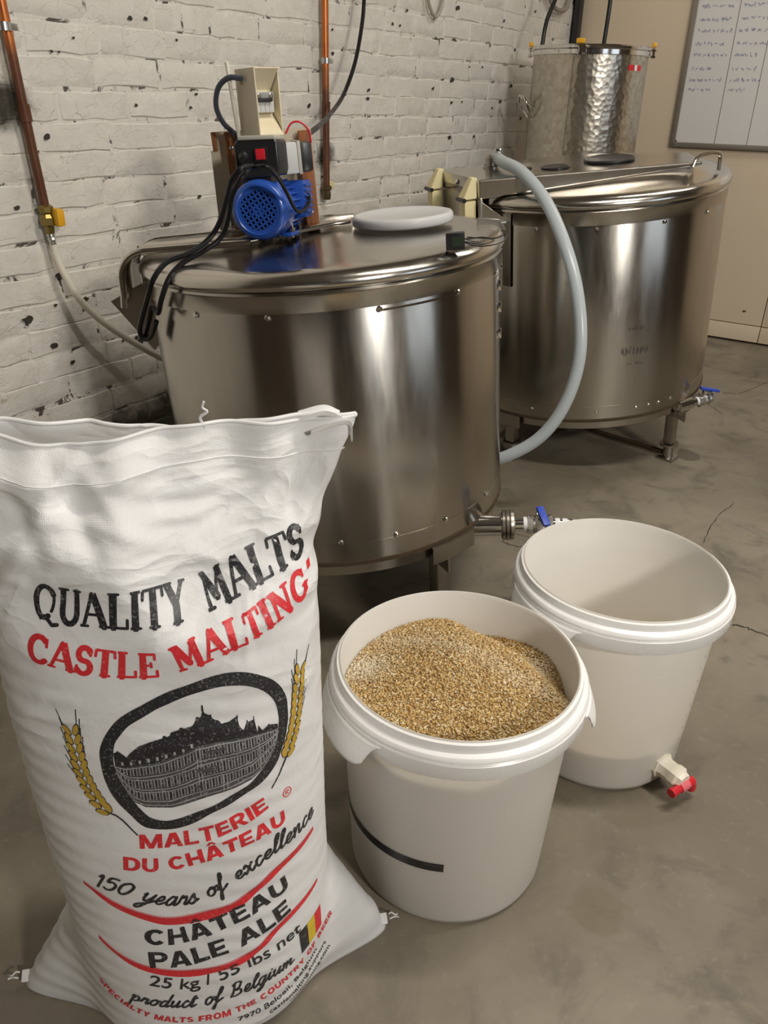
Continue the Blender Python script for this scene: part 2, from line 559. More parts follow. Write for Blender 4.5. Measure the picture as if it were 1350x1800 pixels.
# ------------------------------------------------------------------ the room
def wall_frame():
    o = W(0, WALL_N)
    return Matrix(((DX, -NX, 0, o.x), (DY, -NY, 0, o.y), (0, 0, 1, 0), (0, 0, 0, 1)))
WALL_L = obj('wall_left', MB().box(((ROOM_S + WALL_S) / 2, .12, CEIL / 2), (WALL_S - ROOM_S + .4, .24, CEIL)), M_MORTAR, smooth=False)
WALL_L.matrix_world = wall_frame()
tag(WALL_L, kind='structure')

def brick_verts(r, w, h):
    nx, nz = 5, 3
    vs, fs = [], []
    tilt_x, tilt_z = r.uniform(-.0012, .0012), r.uniform(-.0012, .0012)
    for j in range(nz):
        for i in range(nx):
            x, z = (i / (nx - 1) - .5), (j / (nz - 1) - .5)
            y = -.0026 + r.uniform(-.0010, .0010) + tilt_x * x * 2 + tilt_z * z * 2
            edge = (i in (0, nx - 1)) + (j in (0, nz - 1))
            jx, jz = r.uniform(-.0035, .0035), r.uniform(-.0028, .0028)
            if edge: y += .0006 * edge
            ins = .0035
            vs.append((x * (w - 2 * ins) + (jx if 0 < i < nx - 1 or True else 0), y, z * (h - 2 * ins) + jz))
    for j in range(nz - 1):
        for i in range(nx - 1):
            a = j * nx + i
            fs.append((a, a + 1, a + nx + 1, a + nx))
    ring = [i for i in range(nx)] + [nx * j + nx - 1 for j in range(1, nz)] + [nx * (nz - 1) + i for i in range(nx - 2, -1, -1)] + [nx * j for j in range(nz - 2, 0, -1)]
    b = len(vs)
    for k in ring:
        x, y, z = vs[k]
        vs.append((x + math.copysign(.0055, x) * (1 if k % nx in (0, nx - 1) else 0), .002, z + math.copysign(.0055, z) * (1 if k < nx or k >= nx * (nz - 1) else 0)))
    n = len(ring)
    for k in range(n):
        k2 = (k + 1) % n
        fs.append((ring[k2], ring[k], b + k, b + k2))
    return vs, fs
BR_W, BR_H, CX, CZ = .1995, .0632, .2045, .0668
VARS = []
for k in range(26):
    w = BR_W if k < 20 else BR_W * .47
    VARS.append(mesh_of('brick', MB().add(*brick_verts(R, w, BR_H)), M_PAINT, True, 28))
def to_px(P):
    d = P - Vector((0, 0, CAM_H)); z = d.dot(CF)
    return (675 + F_PX * d.dot(CR) / z, 900 - F_PX * d.dot(CU) / z)
hidden = MB()
n_br = 0
for row in range(1, 26):
    z = (row + .5) * CZ
    s = .30 + (row % 2) * CX * .5 + R.uniform(-.02, .02)
    while s < WALL_S - .12:
        half = R.random() < .10
        w = BR_W * (.47 if half else 1.0)
        cx = s + w / 2 + (CX - BR_W) / 2
        x, y = to_px(W(cx, WALL_N, z))
        vis = -60 < x < 1000 and -40 < y < 770
        if vis and ((y > 445 and 300 < x < 860) or (y > 385 and 880 < x) or (x > 955 and y > 100)): vis = False
        zz = z + R.uniform(-.002, .002) + .004 * math.sin(cx * 2.3 + row)
        if vis:
            o = obj('brick', None, None, WALL_L, mesh=VARS[R.randrange(20, 26) if half else R.randrange(20)])
            o.location = (cx, 0, zz)
            o.rotation_euler = (0, R.uniform(-.008, .008), 0)
            n_br += 1
        else:
            hidden.add(*brick_verts(R, w, BR_H), M=Matrix.Translation((cx, 0, zz)))
        s += w + (CX - BR_W)
tag(obj('brick_remainder', hidden, M_PAINT, WALL_L, True, 22), kind='stuff')
print('bricks', n_br)
# drill holes and knocked out corners of the painted brickwork
holes = MB()
def to_wall(px, py):
    d = CF + CR * ((px - 675) / F_PX) - CU * ((py - 900) / F_PX)
    o = Vector((0, 0, CAM_H)); N_ = Vector((NX, NY, 0))
    P = o + d * ((WALL_N + .005 - o.dot(N_)) / d.dot(N_))
    return P.x * DX + P.y * DY, P.z
HOLES = [(228, 31, 7), (256, 33, 6), (239, 185, 5), (335, 189, 5), (690, 42, 6), (703, 45, 6), (584, 52, 5), (585, 94, 7), (805, 14, 11), (886, 36, 8),
         (715, 18, 6), (648, 158, 8), (646, 173, 9), (795, 140, 13), (761, 155, 8), (794, 180, 7), (812, 179, 6), (879, 179, 10), (865, 190, 7), (898, 150, 11),
         (905, 87, 9), (790, 241, 12), (833, 240, 9), (825, 117, 5), (848, 118, 6), (939, 152, 8), (915, 208, 8), (543, 186, 9), (941, 20, 7), (350, 345, 7),
         (82, 240, 9), (29, 365, 8), (95, 608, 10), (127, 636, 8), (49, 562, 16), (105, 484, 11), (345, 165, 6), (310, 70, 4), (128, 66, 4), (90, 90, 4), (103, 91, 4),
         (247, 598, 14), (150, 525, 8), (148, 543, 7), (128, 615, 5), (97, 536, 6), (240, 593, 6), (217, 598, 5), (566, 310, 6)]
for px, py, r in HOLES:
    s, z = to_wall(px, py)
    x, y = to_px(W(s + .01, WALL_N, z)); k = .01 / max(4, math.hypot(x - px, y - py))
    pts = []
    for q in range(9):
        a = 2 * PI * q / 9
        rr = r * k * .52 * R.uniform(.55, 1.15)
        pts.append((s + rr * math.cos(a), z + rr * math.sin(a) * .62))
    holes.add([(a, -.0062, b) for a, b in pts] + [(s, -.0060, z)], [(q, (q + 1) % 9, 9) for q in range(9)])
tag(obj('chipped_hole', holes, M_CRACK, WALL_L, smooth=False), kind='stuff')

# far wall of cream boards, floor, the unseen rest of the shell
def rwall_frame():                          # x = along N, y = into the wall, z up
    o = W(WALL_S, 0)
    return Matrix(((NX, DX, 0, o.x), (NY, DY, 0, o.y), (0, 0, 1, 0), (0, 0, 0, 1)))
RW = obj('wall_right', MB().box(((WALL_N + ROOM_N) / 2, .14, CEIL / 2), (ROOM_N - WALL_N, .20, CEIL)), M_CREAM, smooth=False)
RW.matrix_world = rwall_frame(); tag(RW, kind='structure')
xs = [WALL_N + .02, -.632, .62, 1.87, ROOM_N]
for a, b in zip(xs, xs[1:]):
    obj('wall_board', MB().box(((a + b) / 2, .02, CEIL / 2 + .045), (b - a - .004, .04, CEIL - .095), bev=.002), M_CREAM, RW)
SK = obj('baseboard_right', MB(), M_CREAM)
SK.matrix_world = rwall_frame(); tag(SK, kind='structure')
for a, b in zip(xs, xs[1:]):
    obj('baseboard_board', MB().box(((a + b) / 2, .018, .049), (b - a - .004, .042, .078), bev=.002), M_CREAM, SK)
CR_ = MB()
for q in [[(-.735, .155), (-.728, .148), (-.72, .152), (-.715, .160), (-.735, .158)]]:
    CR_.add([(x, -.0005, z) for x, z in q], [tuple(range(len(q)))])
obj('scuff_mark', CR_, M_CRACK, RW, smooth=False)
T1 = obj('trim_1', MB().box((0, 0, CEIL / 2), (.030, .05, CEIL), bev=.004), M_BLACKPL)
T1.matrix_world = rwall_frame() @ Matrix.Translation((WALL_N + .028, -.02, 0)); tag(T1, kind='structure')

def quad_floor(z, name, mat, th):
    c = [W(ROOM_S - .2, WALL_N - .2), W(WALL_S + .2, WALL_N - .2), W(WALL_S + .2, ROOM_N + .2), W(ROOM_S - .2, ROOM_N + .2)]
    mb = MB().prism([(p.x, p.y) for p in c][::-1], z - th, z)
    return tag(obj(name, mb, mat, smooth=False), kind='structure')
FLOOR = quad_floor(0, 'floor', M_FLOOR, .1)
quad_floor(CEIL + .1, 'ceiling', M_CEIL, .1)
def floor_at(px, py):
    d = CF + CR * ((px - 675) / F_PX) - CU * ((py - 900) / F_PX)
    t = -CAM_H / d.z
    return (d.x * t, d.y * t)
crk = []
def crack(name, pts, w):
    P = [Vector((*floor_at(*q), .0004)) for q in pts]
    out = []
    for a, b in zip(P, P[1:]):
        for k in range(6):
            t = k / 6; out.append(a.lerp(b, t) + Vector((R.uniform(-1, 1), R.uniform(-1, 1), 0)) * w * 1.3)
    out.append(P[-1])
    mb = MB(); vs = []; fs = []
    for i, p in enumerate(out):
        d = (out[min(i + 1, len(out) - 1)] - out[max(i - 1, 0)]).normalized(); n = Vector((-d.y, d.x, 0)) * w * R.uniform(.35, .8)
        vs += [p + n, p - n]
    fs = [(2 * i, 2 * i + 1, 2 * i + 3, 2 * i + 2) for i in range(len(out) - 1)]
    obj(name, mb.add(vs, fs), M_CRACK, FLOOR, smooth=False)
crack('crack', [(1288, 1098), (1318, 1106), (1360, 1120)], .0045)
crack('crack', [(1236, 955), (1244, 935), (1262, 905), (1290, 885)], .002)
crack('crack', [(1225, 700), (1262, 722), (1270, 728)], .0018)
crack('crack', [(880, 950), (905, 960), (940, 965)], .003)
crack('crack', [(880, 925), (912, 940), (935, 946)], .002)
crack('crack', [(1270, 690), (1300, 692), (1350, 672)], .003)

# back of the room: dim walls, two windows, a dark door and pilasters added for the steel reflections
def flat_wall(name, s0, n0, s1, n1, mat, holes_=()):
    a, b = W(s0, n0), W(s1, n1)
    d = (b - a); L = d.length; d.normalize()
    out = Vector((d.y, -d.x, 0))
    mb = MB()
    cuts = sorted(holes_)
    M = Matrix(((d.x, out.x, 0, a.x), (d.y, out.y, 0, a.y), (0, 0, 1, 0), (0, 0, 0, 1)))
    x = 0
    for h0, h1, z0, z1 in cuts:
        mb.box(((x + h0) / 2, .1, CEIL / 2), (h0 - x, .2, CEIL))
        mb.box(((h0 + h1) / 2, .1, z0 / 2), (h1 - h0, .2, z0)) if z0 > 0 else None
        mb.box(((h0 + h1) / 2, .1, (z1 + CEIL) / 2), (h1 - h0, .2, CEIL - z1))
        x = h1
    mb.box(((x + L) / 2, .1, CEIL / 2), (L - x, .2, CEIL))
    o = obj(name, mb, mat, smooth=False); o.matrix_world = M
    return tag(o, kind='structure'), M
cut = []
for s, w in WINDOWS:
    c = WALL_S - s
    cut.append((c - w / 2, c + w / 2, 1.0, 2.1))
WF, MF = flat_wall('wall_front', WALL_S, ROOM_N, ROOM_S, ROOM_N, M_DARKWALL, cut)
flat_wall('wall_back', ROOM_S, ROOM_N, ROOM_S, WALL_N, M_DARKWALL, [(1.6, 2.9, 0, 2.1)])
SKYW = NT('daylit_window_pane')
e = SKYW.n('ShaderNodeEmission'); e.inputs[0].default_value = (.78, .88, 1, 1); e.inputs[1].default_value = 1.2
SKYW.l(e.outputs[0], SKYW.out.inputs[0]); SKYW = SKYW.m
for k, (h0, h1, z0, z1) in enumerate(cut):
    fr = MB()
    for a, b, c, d in ((h0, h1, z0, z0 + .05), (h0, h1, z1 - .05, z1), (h0, h0 + .05, z0, z1), (h1 - .05, h1, z0, z1), ((h0 + h1) / 2 - .02, (h0 + h1) / 2 + .02, z0, z1)):
        fr.box(((a + b) / 2, .06, (c + d) / 2), (b - a, .05, d - c))
    wn = obj('window_%d' % (k + 1), fr, M_FRAME, smooth=False); wn.matrix_world = MF; tag(wn, kind='structure')
    obj('pane', MB().box(((h0 + h1) / 2, .09, (z0 + z1) / 2), (h1 - h0, .006, z1 - z0)), SKYW, wn, smooth=False)
for k, (s, w, m) in enumerate(((-1.9, .5, M_CREAM), (.75, .35, M_CREAM), (3.1, .9, M_BLACKPL), (2.75, .18, M_CREAM), (4.0, .4, M_CREAM), (.1, .16, M_BLACKPL))):  # unseen pale and dark pilasters, added for vertical bands in the tank reflections
    pl = obj('trim_%d' % (k + 2), MB().box((0, 0, CEIL / 2), (w, .12, CEIL), bev=.01), m)
    pl.matrix_world = Matrix.Translation(W(s, ROOM_N - .06)) @ Matrix.Rotation(YAW, 4, 'Z'); tag(pl, kind='structure')
dr = obj('added_door_1', MB().box((0, 0, 1.05), (1.3, .05, 2.1), bev=.003), M_BLACKPL)  # unseen dark door, added to give the reflections structure
dr.matrix_world = Matrix.Translation(W(ROOM_S - .1, ROOM_N - 2.25)) @ Matrix.Rotation(YAW - PI / 2, 4, 'Z'); tag(dr, kind='structure')
LAMPM = NT('lamp_tube'); e = LAMPM.n('ShaderNodeEmission'); e.inputs[0].default_value = (*WARM, 1); e.inputs[1].default_value = 6.0
LAMPM.l(e.outputs[0], LAMPM.out.inputs[0]); LAMPM = LAMPM.m
for (s, n, z, pw, lx, ly), lab in zip(LAMPS, ('tube lamp under the ceiling above the buckets', 'tube lamp under the ceiling in front of the farther tank', 'short tube lamp hanging low on two rods')):
    t = thing('ceiling_lamp', lab, 'lamp', Matrix.Translation(W(s, n, z + .105)), 'tube lamps under the ceiling')
    obj('lamp_body', MB().box((0, 0, -.03), (.10, lx * 1.04, .06), bev=.01), M_WHITEPL, t)
    obj('lamp_tube', MB().cyl((0, -lx / 2, -.085), (0, lx / 2, -.085), .013, seg=12), LAMPM, t)
    if z < 2.5:
        for y in (-lx * .4, lx * .4): obj('hanging_rod', MB().cyl((0, y, 0), (0, y, CEIL - z - .105), .006, seg=8), M_STEEL_DARK, t)
def smooth01(t):
    t = max(0.0, min(1.0, t)); return t * t * (3 - 2 * t)
# ------------------------------------------------------------------ round steel tanks, each leaning a few degrees
def frame3(o, rows):
    a, b, c = rows
    return Matrix(((a[0], b[0], c[0], o[0]), (a[1], b[1], c[1], o[1]), (a[2], b[2], c[2], 0), (0, 0, 0, 1)))
MT1 = frame3((-.07478, 1.75824), ((.9963264, 0, .0856368), (-.0006376, .9999723, .0074186), (-.0856344, -.0074459, .9962988)))
MT2 = frame3((.68624, 2.74075), ((.9954541, 0, .0952428), (-.0059458, .9980495, .0621436), (-.0950571, -.0624274, .9935125)))
def floor_z(M, x, y):
    return -(x * M[2][0] + y * M[2][1]) / M[2][2]
def pol(r, deg, z=0.0):
    a = math.radians(deg)
    return Vector((r * math.cos(a), r * math.sin(a), z))
def screws(parent, r, z, degs, size=.0055):
    for d in degs:
        p = pol(r, d, z)
        obj('screw', MB().rod(p - pol(.002, d), p + pol(.004, d), [(size, 0), (size, .003), (size * .6, .0055)], 10), M_CHROME, parent)
def rzmat(deg):
    return Matrix.Rotation(math.radians(deg), 4, 'Z')

def tank(root, M, Rr, zb, zs, leg_degs, collar_h=.036, n=128):
    # body: one sheet cylinder, a lapped collar at the top, a lapped band at the foot, a dished bottom
    obj('tank_body', MB().lathe([(Rr - .004, zb), (Rr, zb + .004), (Rr, zs - .008), (Rr - .003, zs - .002), (Rr - .03, zs - .004), (0.002, zs - .006)], n), M_STEEL, root, angle=40)
    obj('collar', MB().lathe([(Rr - .002, zs - collar_h), (Rr + .0022, zs - collar_h), (Rr + .0022, zs - .009), (Rr + .0045, zs - .005), (Rr + .002, zs - .0005), (Rr - .01, zs - .0005)], n), M_STEEL, root, angle=30)
    obj('bottom_band', MB().lathe([(Rr - .002, zb + .047), (Rr + .0007, zb + .0465), (Rr + .0010, zb + .004), (Rr - .002, zb + .002)], n), M_STEEL, root, angle=30)
    obj('rusty_seam', MB().lathe([(Rr - .002, zb + .006), (Rr + .0030, zb + .005), (Rr + .0030, zb - .003), (Rr - .006, zb - .005)], n), M_RUST, root)
    obj('dished_bottom', MB().lathe([(Rr - .006, zb - .002), (Rr - .001, zb - .006), (Rr - .004, zb - .028), (Rr - .018, zb - .036), (Rr - .09, zb - .055), (Rr - .2, zb - .062), (.003, zb - .065)], n), M_STEEL, root)
    obj('lid_gap_shade', MB().lathe([(Rr - .006, zs - .004), (Rr + .0012, zs - .003), (Rr + .0012, zs + .003), (Rr - .006, zs + .004)], n), M_VOID, root)  # black ring standing for the shade in the gap below the lid
    for d in leg_degs:
        rl = Rr - .045
        p = pol(rl, d)
        zf = floor_z(M, p.x, p.y)
        L = thing('leg', None, None); L.parent = root
        q = rzmat(d)
        up = Matrix.Translation(p) @ q
        obj('leg_post', MB().box((0, 0, (zb - .03 + zf + .062) / 2), (.030, .034, zb - .03 - zf - .062), up, bev=.003), M_STEEL_DARK, L)
        obj('leg_collar', MB().lathe([(.010, zf + .054), (.030, zf + .054), (.030, zf + .060), (.010, zf + .060)], 24, up, cap0=True, cap1=True), M_STEEL_DARK, L)
        obj('adjusting_foot', MB().lathe([(.017, zf + .008), (.016, zf + .05), (.012, zf + .056)], 18, up, cap0=True, cap1=True), M_STEEL_DARK, L)
        obj('foot_plate', MB().box((0, 0, zf + .0055), (.055, .055, .010), up, bev=.002), M_STEEL_DARK, L)
        gz = zb - .03
        obj('gusset', MB().prism([(-.06, gz - .02), (.05, gz - .05), (.05, gz + .028), (-.06, gz + .02)], -.003, .003, up @ Matrix.Rotation(PI / 2, 4, 'X') @ Matrix.Translation((0, 0, .014))), M_STEEL_DARK, L)
        # curved carrying plate hugging the foot of the body
        a0, a1 = math.radians(d - 9), math.radians(d + 9)
        obj('carrying_plate', MB().lathe([(Rr + .004, zb - .040), (Rr + .012, zb - .040), (Rr + .012, zb - .001), (Rr + .004, zb - .001)], 12, a0=a0, a1=a1, cap0=False), M_STEEL_DARK, L, angle=30)

def lid(Rr, zs, top, n=128):
    """pressed lid with a rolled rim"""
    return MB().lathe([(Rr - .012, zs + .001), (Rr + .004, zs + .001), (Rr + .0085, zs + .006), (Rr + .0095, zs + .012), (Rr + .006, zs + .020), (Rr - .002, zs + .027),
                       (Rr - .014, zs + .0315), (Rr - .032, zs + .033), (Rr - .06, zs + .0335), (Rr * .4, (zs + .033) * .4 + top * .6), (.002, top)], n)

def valve(root, p0, d, pipe_len, ferrule=True, tape=True, K=1.0):
    """outlet stub, clamp ferrule, ball valve with blue lever, pointing along d from p0; returns nothing"""
    p0, d = Vector(p0), Vector(d).normalized()
    at = lambda t: p0 + d * t
    x = .0
    obj('outlet_pipe', MB().rod(at(-.03), at(pipe_len), [(.019 * K, 0), (.019 * K, pipe_len + .03)], 24), M_CHROME, root)
    if ferrule:
        obj('clamp_ferrule', MB().rod(at(pipe_len - .004), at(pipe_len + .03), [(a_ * K, b_) for a_, b_ in [(.021, 0), (.027, .003), (.027, .008), (.0245, .010), (.0275, .012), (.0275, .017), (.0245, .019), (.027, .021), (.026, .027), (.012, .030)]], 28), M_STEEL_DARK, root)
        x = .026
    a = pipe_len + x
    obj('nipple', MB().rod(at(a), at(a + .035), [(.0115 * K, 0), (.0115 * K, .035)], 20), M_CHROME, root)
    if tape:
        obj('thread_tape', MB().rod(at(a + .018), at(a + .026), [(.0135 * K, 0), (.0140 * K, .004), (.0135 * K, .008)], 20), M_TAPE, root)
    v = obj('valve_body', MB().rod(at(a + .026), at(a + .082), [(a_ * K, b_) for a_, b_ in [(.014, 0), (.0165, .002), (.0165, .012), (.0125, .014), (.0185, .020), (.0195, .028), (.0185, .036), (.0125, .042), (.0165, .044), (.0165, .054), (.013, .056)]], 8), M_GALV, root, angle=20)
    c = at(a + .054)
    up = Vector((0, 0, 1))
    obj('valve_stem', MB().rod(c, c + up * .032, [(.007, 0), (.007, .02), (.010, .021), (.010, .028), (.005, .032)], 12), M_CHROME, v)
    side = d.cross(up).normalized()
    for s_, h_ in ((1, .018), (-1, .018), (1, -.018), (-1, -.018)):
        b0 = c + up * h_ - d * .022 + side * s_ * .002
        obj('valve_bolt', MB().rod(b0, b0 + d * .044, [(.0045, 0), (.0045, .005), (.0025, .006), (.0025, .038), (.0045, .039), (.0045, .044)], 6), M_STEEL_DARK, v)
    return at(a + .082), c + up * .024, v

# ---- front tank
R1_, ZB1, ZS1 = .3715, .2228, .7712
tank1 = thing('mash_tank', 'nearer round brushed steel tank with a blue motor on its lid', 'tank', MT1)
tank(tank1, MT1, R1_, ZB1, ZS1, [-50, 40, 130, -140])
obj('lid', lid(R1_, ZS1, .812), M_STEEL_LID, tank1, angle=50)
screws(tank1, R1_ + .002, ZS1 - .042, [-101.5, -71, -44.5, -125, -20, -8])
screws(tank1, R1_ + .002, ZB1 + .050, [-88, -70.4, -52.4, -110, -30])
# turned-over seam strip between two screws, right of the middle
obj('seam_strip', MB().lathe([(R1_ + .0022, ZS1 - .046), (R1_ + .0038, ZS1 - .0455), (R1_ + .0038, ZS1 - .0425), (R1_ + .0022, ZS1 - .042)], 16, a0=math.radians(-70), a1=math.radians(-45)), M_CHROME, tank1)
# side clips at the right edge of the body
for z in (.70, .655, .60):
    p = pol(R1_, -14, z)
    obj('clip', MB().box((0, 0, 0), (.012, .010, .022), Matrix.Translation(p) @ rzmat(-14), bev=.003), M_CHROME, tank1)
# hinge beam: a folded sheet crossing the lid, rounded over the left side of the tank
prof = [(.06, .8215), (.02, .8215), (-.03, .8215), (-.08, .8215), (-.13, .8215), (-.24, .8215), (-.345, .820)] + [(-.345 - .058 * math.sin(a), .762 + .058 * math.cos(a)) for a in [k * PI / 16 for k in range(1, 9)]] + [(-.405, .735), (-.409, .712)]
def beam_row(y0, th=0.0):
    return [(x, y0 + .06 * max(0, (x + .36)) * 0, z + th) for x, z in prof]
vs, fs = [], []
def y_front(x): return -.112 + .17 * max(0, (x + .13) / .19)
def y_back(x): return .012 + .10 * (x + .36) + .10 * smooth01((x + .12) / .18)
for x, z in prof:
    vs += [(x, y_front(x), z), (x, y_back(x), z)]
for i in range(len(prof) - 1): fs.append((2 * i, 2 * i + 1, 2 * i + 3, 2 * i + 2))
bm_ = MB().add(vs, fs)
bo = obj('hinge_beam', bm_, M_STEEL_LID, tank1, angle=60)
so = bo.modifiers.new('sheet', 'SOLIDIFY'); so.thickness = .005; so.offset = 0
obj('beam_front_lip', MB().tube([(x, y_front(x) - .003, z - .003) for x, z in prof[4:]], .0065, 10), M_STEEL_LID, tank1)
obj('beam_back_lip', MB().tube([(x, y_back(x), z + .001) for x, z in prof[:-3]], .0045, 8), M_STEEL_LID, tank1)
obj('beam_end_bolt', MB().ball((-.392, y_back(-.39) - .01, .806), .006, 8), M_CHROME, tank1)
# pointed side bracket under the beam's rounded end
obj('side_bracket', MB().prism([(-.456, .711), (-.383, .600), (-.362, .62), (-.362, .742), (-.386, .742)], -.004, .004, Matrix.Translation((0, -.052, 0)) @ Matrix.Rotation(PI / 2, 4, 'X')), M_STEEL_DARK, tank1, bevel=.001)
obj('beam_end_shadow_plate', MB().box((-.366, -.03, .745), (.012, .10, .09), bev=.003), M_STEEL_DARK, tank1)
# small rear bracket at the right end of the lid
obj('rear_bracket', MB().prism([(0, 0), (.065, 0), (.05, .022), (.004, .028)], -.002, .002, Matrix.Translation((.325, .02, .790)) @ Matrix.Rotation(PI / 2, 4, 'X')), M_STEEL_DARK, tank1, bevel=.0008)
end1, lev1, vb1 = valve(tank1, (.308, -.21, .206), (1, -.075, .005), .048, K=1.25)
obj('blue_lever', MB().box((0, 0, 0), (.016, .050, .007), Matrix.Translation(lev1 + Vector((.004, -.016, .004))) @ Matrix.Rotation(math.radians(14), 4, 'Z') @ Matrix.Rotation(math.radians(28), 4, 'X'), bev=.002), M_BLUEH, vb1)
d1 = Vector((1, -.075, .005)).normalized()
for k in range(3):
    obj('thread_tape', MB().rod(end1 + d1 * (.004 + k * .016), end1 + d1 * (.015 + k * .016), [(.0125 - k * .001, 0), (.013 - k * .001, .005), (.0122 - k * .001, .011)], 18), M_TAPE if k < 2 else M_CHROME, tank1)
obj('hose_tail', MB().rod(end1 - d1 * .002, end1 + d1 * .055, [(.0105, 0), (.0105, .03), (.008, .045), (.006, .057)], 16), M_CHROME, tank1)

# ---- rear tank
R2_, ZB2, ZS2 = .4164, .224, .843
tank2 = thing('brew_tank', 'farther round brushed steel tank with a box beam and two cream latches', 'tank', MT2)
tank(tank2, MT2, R2_, ZB2, ZS2, [-44, 46, 136, -134], collar_h=.040)
def ridged_lid(Rr, zs, a, b, n=160, rings=8):
    # rolled rim, then a skin drawn up to a ridge from a to b under the beam
    rim = [(Rr - .012, zs + .001), (Rr + .004, zs + .001), (Rr + .0085, zs + .006), (Rr + .0095, zs + .013), (Rr + .006, zs + .022), (Rr - .002, zs + .029), (Rr - .014, zs + .0335), (Rr - .030, zs + .035)]
    a, b = Vector(a), Vector(b); mb = MB(); vs = []
    for r, z in rim:
        vs += [(r * math.cos(2 * PI * k / n), r * math.sin(2 * PI * k / n), z) for k in range(n)]
    r0, z0 = rim[-1]
    for j in range(1, rings + 1):
        s = j / rings
        for k in range(n):
            p = Vector((r0 * math.cos(2 * PI * k / n), r0 * math.sin(2 * PI * k / n), z0))
            ab = (b - a); t = smooth01((p - a).dot(ab) / ab.dot(ab) * .8 + .1)
            q = a + ab * t
            v = p.lerp(q, s); v.z = p.z + (q.z - p.z) * (s ** .9)
            vs.append(v)
    m = len(rim) + rings
    return mb.add(vs, [(i * n + k, i * n + (k + 1) % n, (i + 1) * n + (k + 1) % n, (i + 1) * n + k) for i in range(m - 1) for k in range(n)])
obj('lid', ridged_lid(R2_, ZS2, (-.30, -.17, .878), (.24, -.17, .921)), M_STEEL_LID, tank2, angle=50)
screws(tank2, R2_ + .002, ZS2 - .047, [-97, -71, -48, -120])
screws(tank2, R2_ + .001, ZB2 + .030, [-120, -107, -93, -76, -70, -65, -58])
# box beam across the lid
FL, FR, BRr, BL = (-.359, -.300), (.262, -.272), (.285, -.075), (-.458, -.030)
zt = .925
vs = [(*FL, zt), (*FR, zt - .002), (*BRr, zt - .002), (*BL, zt), (*FL, zt - .052), (*FR, zt - .012), (*BRr, zt - .012), (*BL, zt - .052)]
obj('box_beam', MB().add(vs, [(0, 1, 2, 3), (7, 6, 5, 4), (0, 4, 5, 1), (1, 5, 6, 2), (2, 6, 7, 3), (3, 7, 4, 0)]), M_STEEL_LID, tank2, smooth=False, bevel=.004)
vs = [(FL[0] + .03, FL[1] + .02, zt - .05), (FR[0] - .02, FR[1] + .015, zt - .012), (BRr[0] - .03, BRr[1], zt - .012), (BL[0] + .05, BL[1], zt - .05)]
vs += [(x, y, ZS2 + .012) for x, y, z in vs]
obj('beam_web', MB().add(vs, [(0, 4, 5, 1), (1, 5, 6, 2), (2, 6, 7, 3), (3, 7, 4, 0)]), M_STEEL_DARK, tank2, smooth=False)
endv = Vector((BL[0] - FL[0], BL[1] - FL[1], 0)); endl = endv.length; endv.normalize(); endn = Vector((-endv.y, endv.x, 0))
if endn.x > 0: endn = -endn
def endM(t, z):      # frame on the beam's left end: x along the end, y outwards, z up
    o = Vector((*FL, 0)) + endv * t
    return Matrix(((endv.x, endn.x, 0, o.x), (endv.y, endn.y, 0, o.y), (0, 0, 1, z), (0, 0, 0, 1)))
obj('end_plate', MB().box((endl / 2, -.006, -.085), (endl - .02, .012, .115), endM(0, zt), bev=.002), M_STEEL_DARK, tank2)
obj('end_bolt', MB().rod(endM(endl * .5, zt) @ Vector((0, -.005, -.02)), endM(endl * .5, zt) @ Vector((0, .008, -.02)), [(.008, 0), (.008, .008), (.004, .012)], 12), M_CHROME, tank2)
for k, t in enumerate((.030, endl - .022)):
    Mx = endM(t, zt)
    la = obj('latch', MB().box((0, .022, -.095), (.040, .036, .082), Mx, bev=.004), M_IVORY_OLD, tank2)
    # slanted upper cap of the latch
    vs = [Mx @ Vector(q) for q in ((-.021, .002, -.050), (.021, .002, -.050), (.021, .046, -.050), (-.021, .046, -.050), (-.014, -.004, .004), (.014, -.004, .004), (.013, .012, .006), (-.013, .012, .006))]
    obj('latch_cap', MB().add(vs, [(3, 2, 1, 0), (4, 5, 6, 7), (0, 1, 5, 4), (1, 2, 6, 5), (2, 3, 7, 6), (3, 0, 4, 7)]), M_IVORY_OLD, la, bevel=.003)
    obj('latch_hinge', MB().cyl(Mx @ Vector((-.024, .042, -.050)), Mx @ Vector((.024, .042, -.050)), .006, seg=12), M_BLACKPL, la)
# gusset plate with folded foot below the beam's near corner
g0 = Vector((-.352, -.305, 0))
obj('gusset_plate', MB().prism([(0, .868), (.064, .820), (.064, .80), (0, .788)], -.003, .003, Matrix.Translation(g0) @ Matrix.Rotation(PI / 2, 4, 'X')), M_STEEL, tank2, bevel=.0008)
obj('gusset_foot', MB().box((.035, -.006, .812), (.062, .028, .005), Matrix.Translation(g0), bev=.001), M_GALV, tank2)
obj('corner_post', MB().box((-.004, .008, .80), (.012, .022, .15), Matrix.Translation(g0), bev=.002), M_STEEL_DARK, tank2)
# upright channel strip down the near left of the body
obj('channel_strip', MB().lathe([(R2_ + .001, .628), (R2_ + .007, .630), (R2_ + .007, .832), (R2_ + .001, .834)], 4, a0=math.radians(-134), a1=math.radians(-130.2)), M_STEEL, tank2, smooth=False)
obj('strip_bolt', MB().ball(pol(R2_ + .008, -132, .655), .004, 8), M_RUST, tank2)
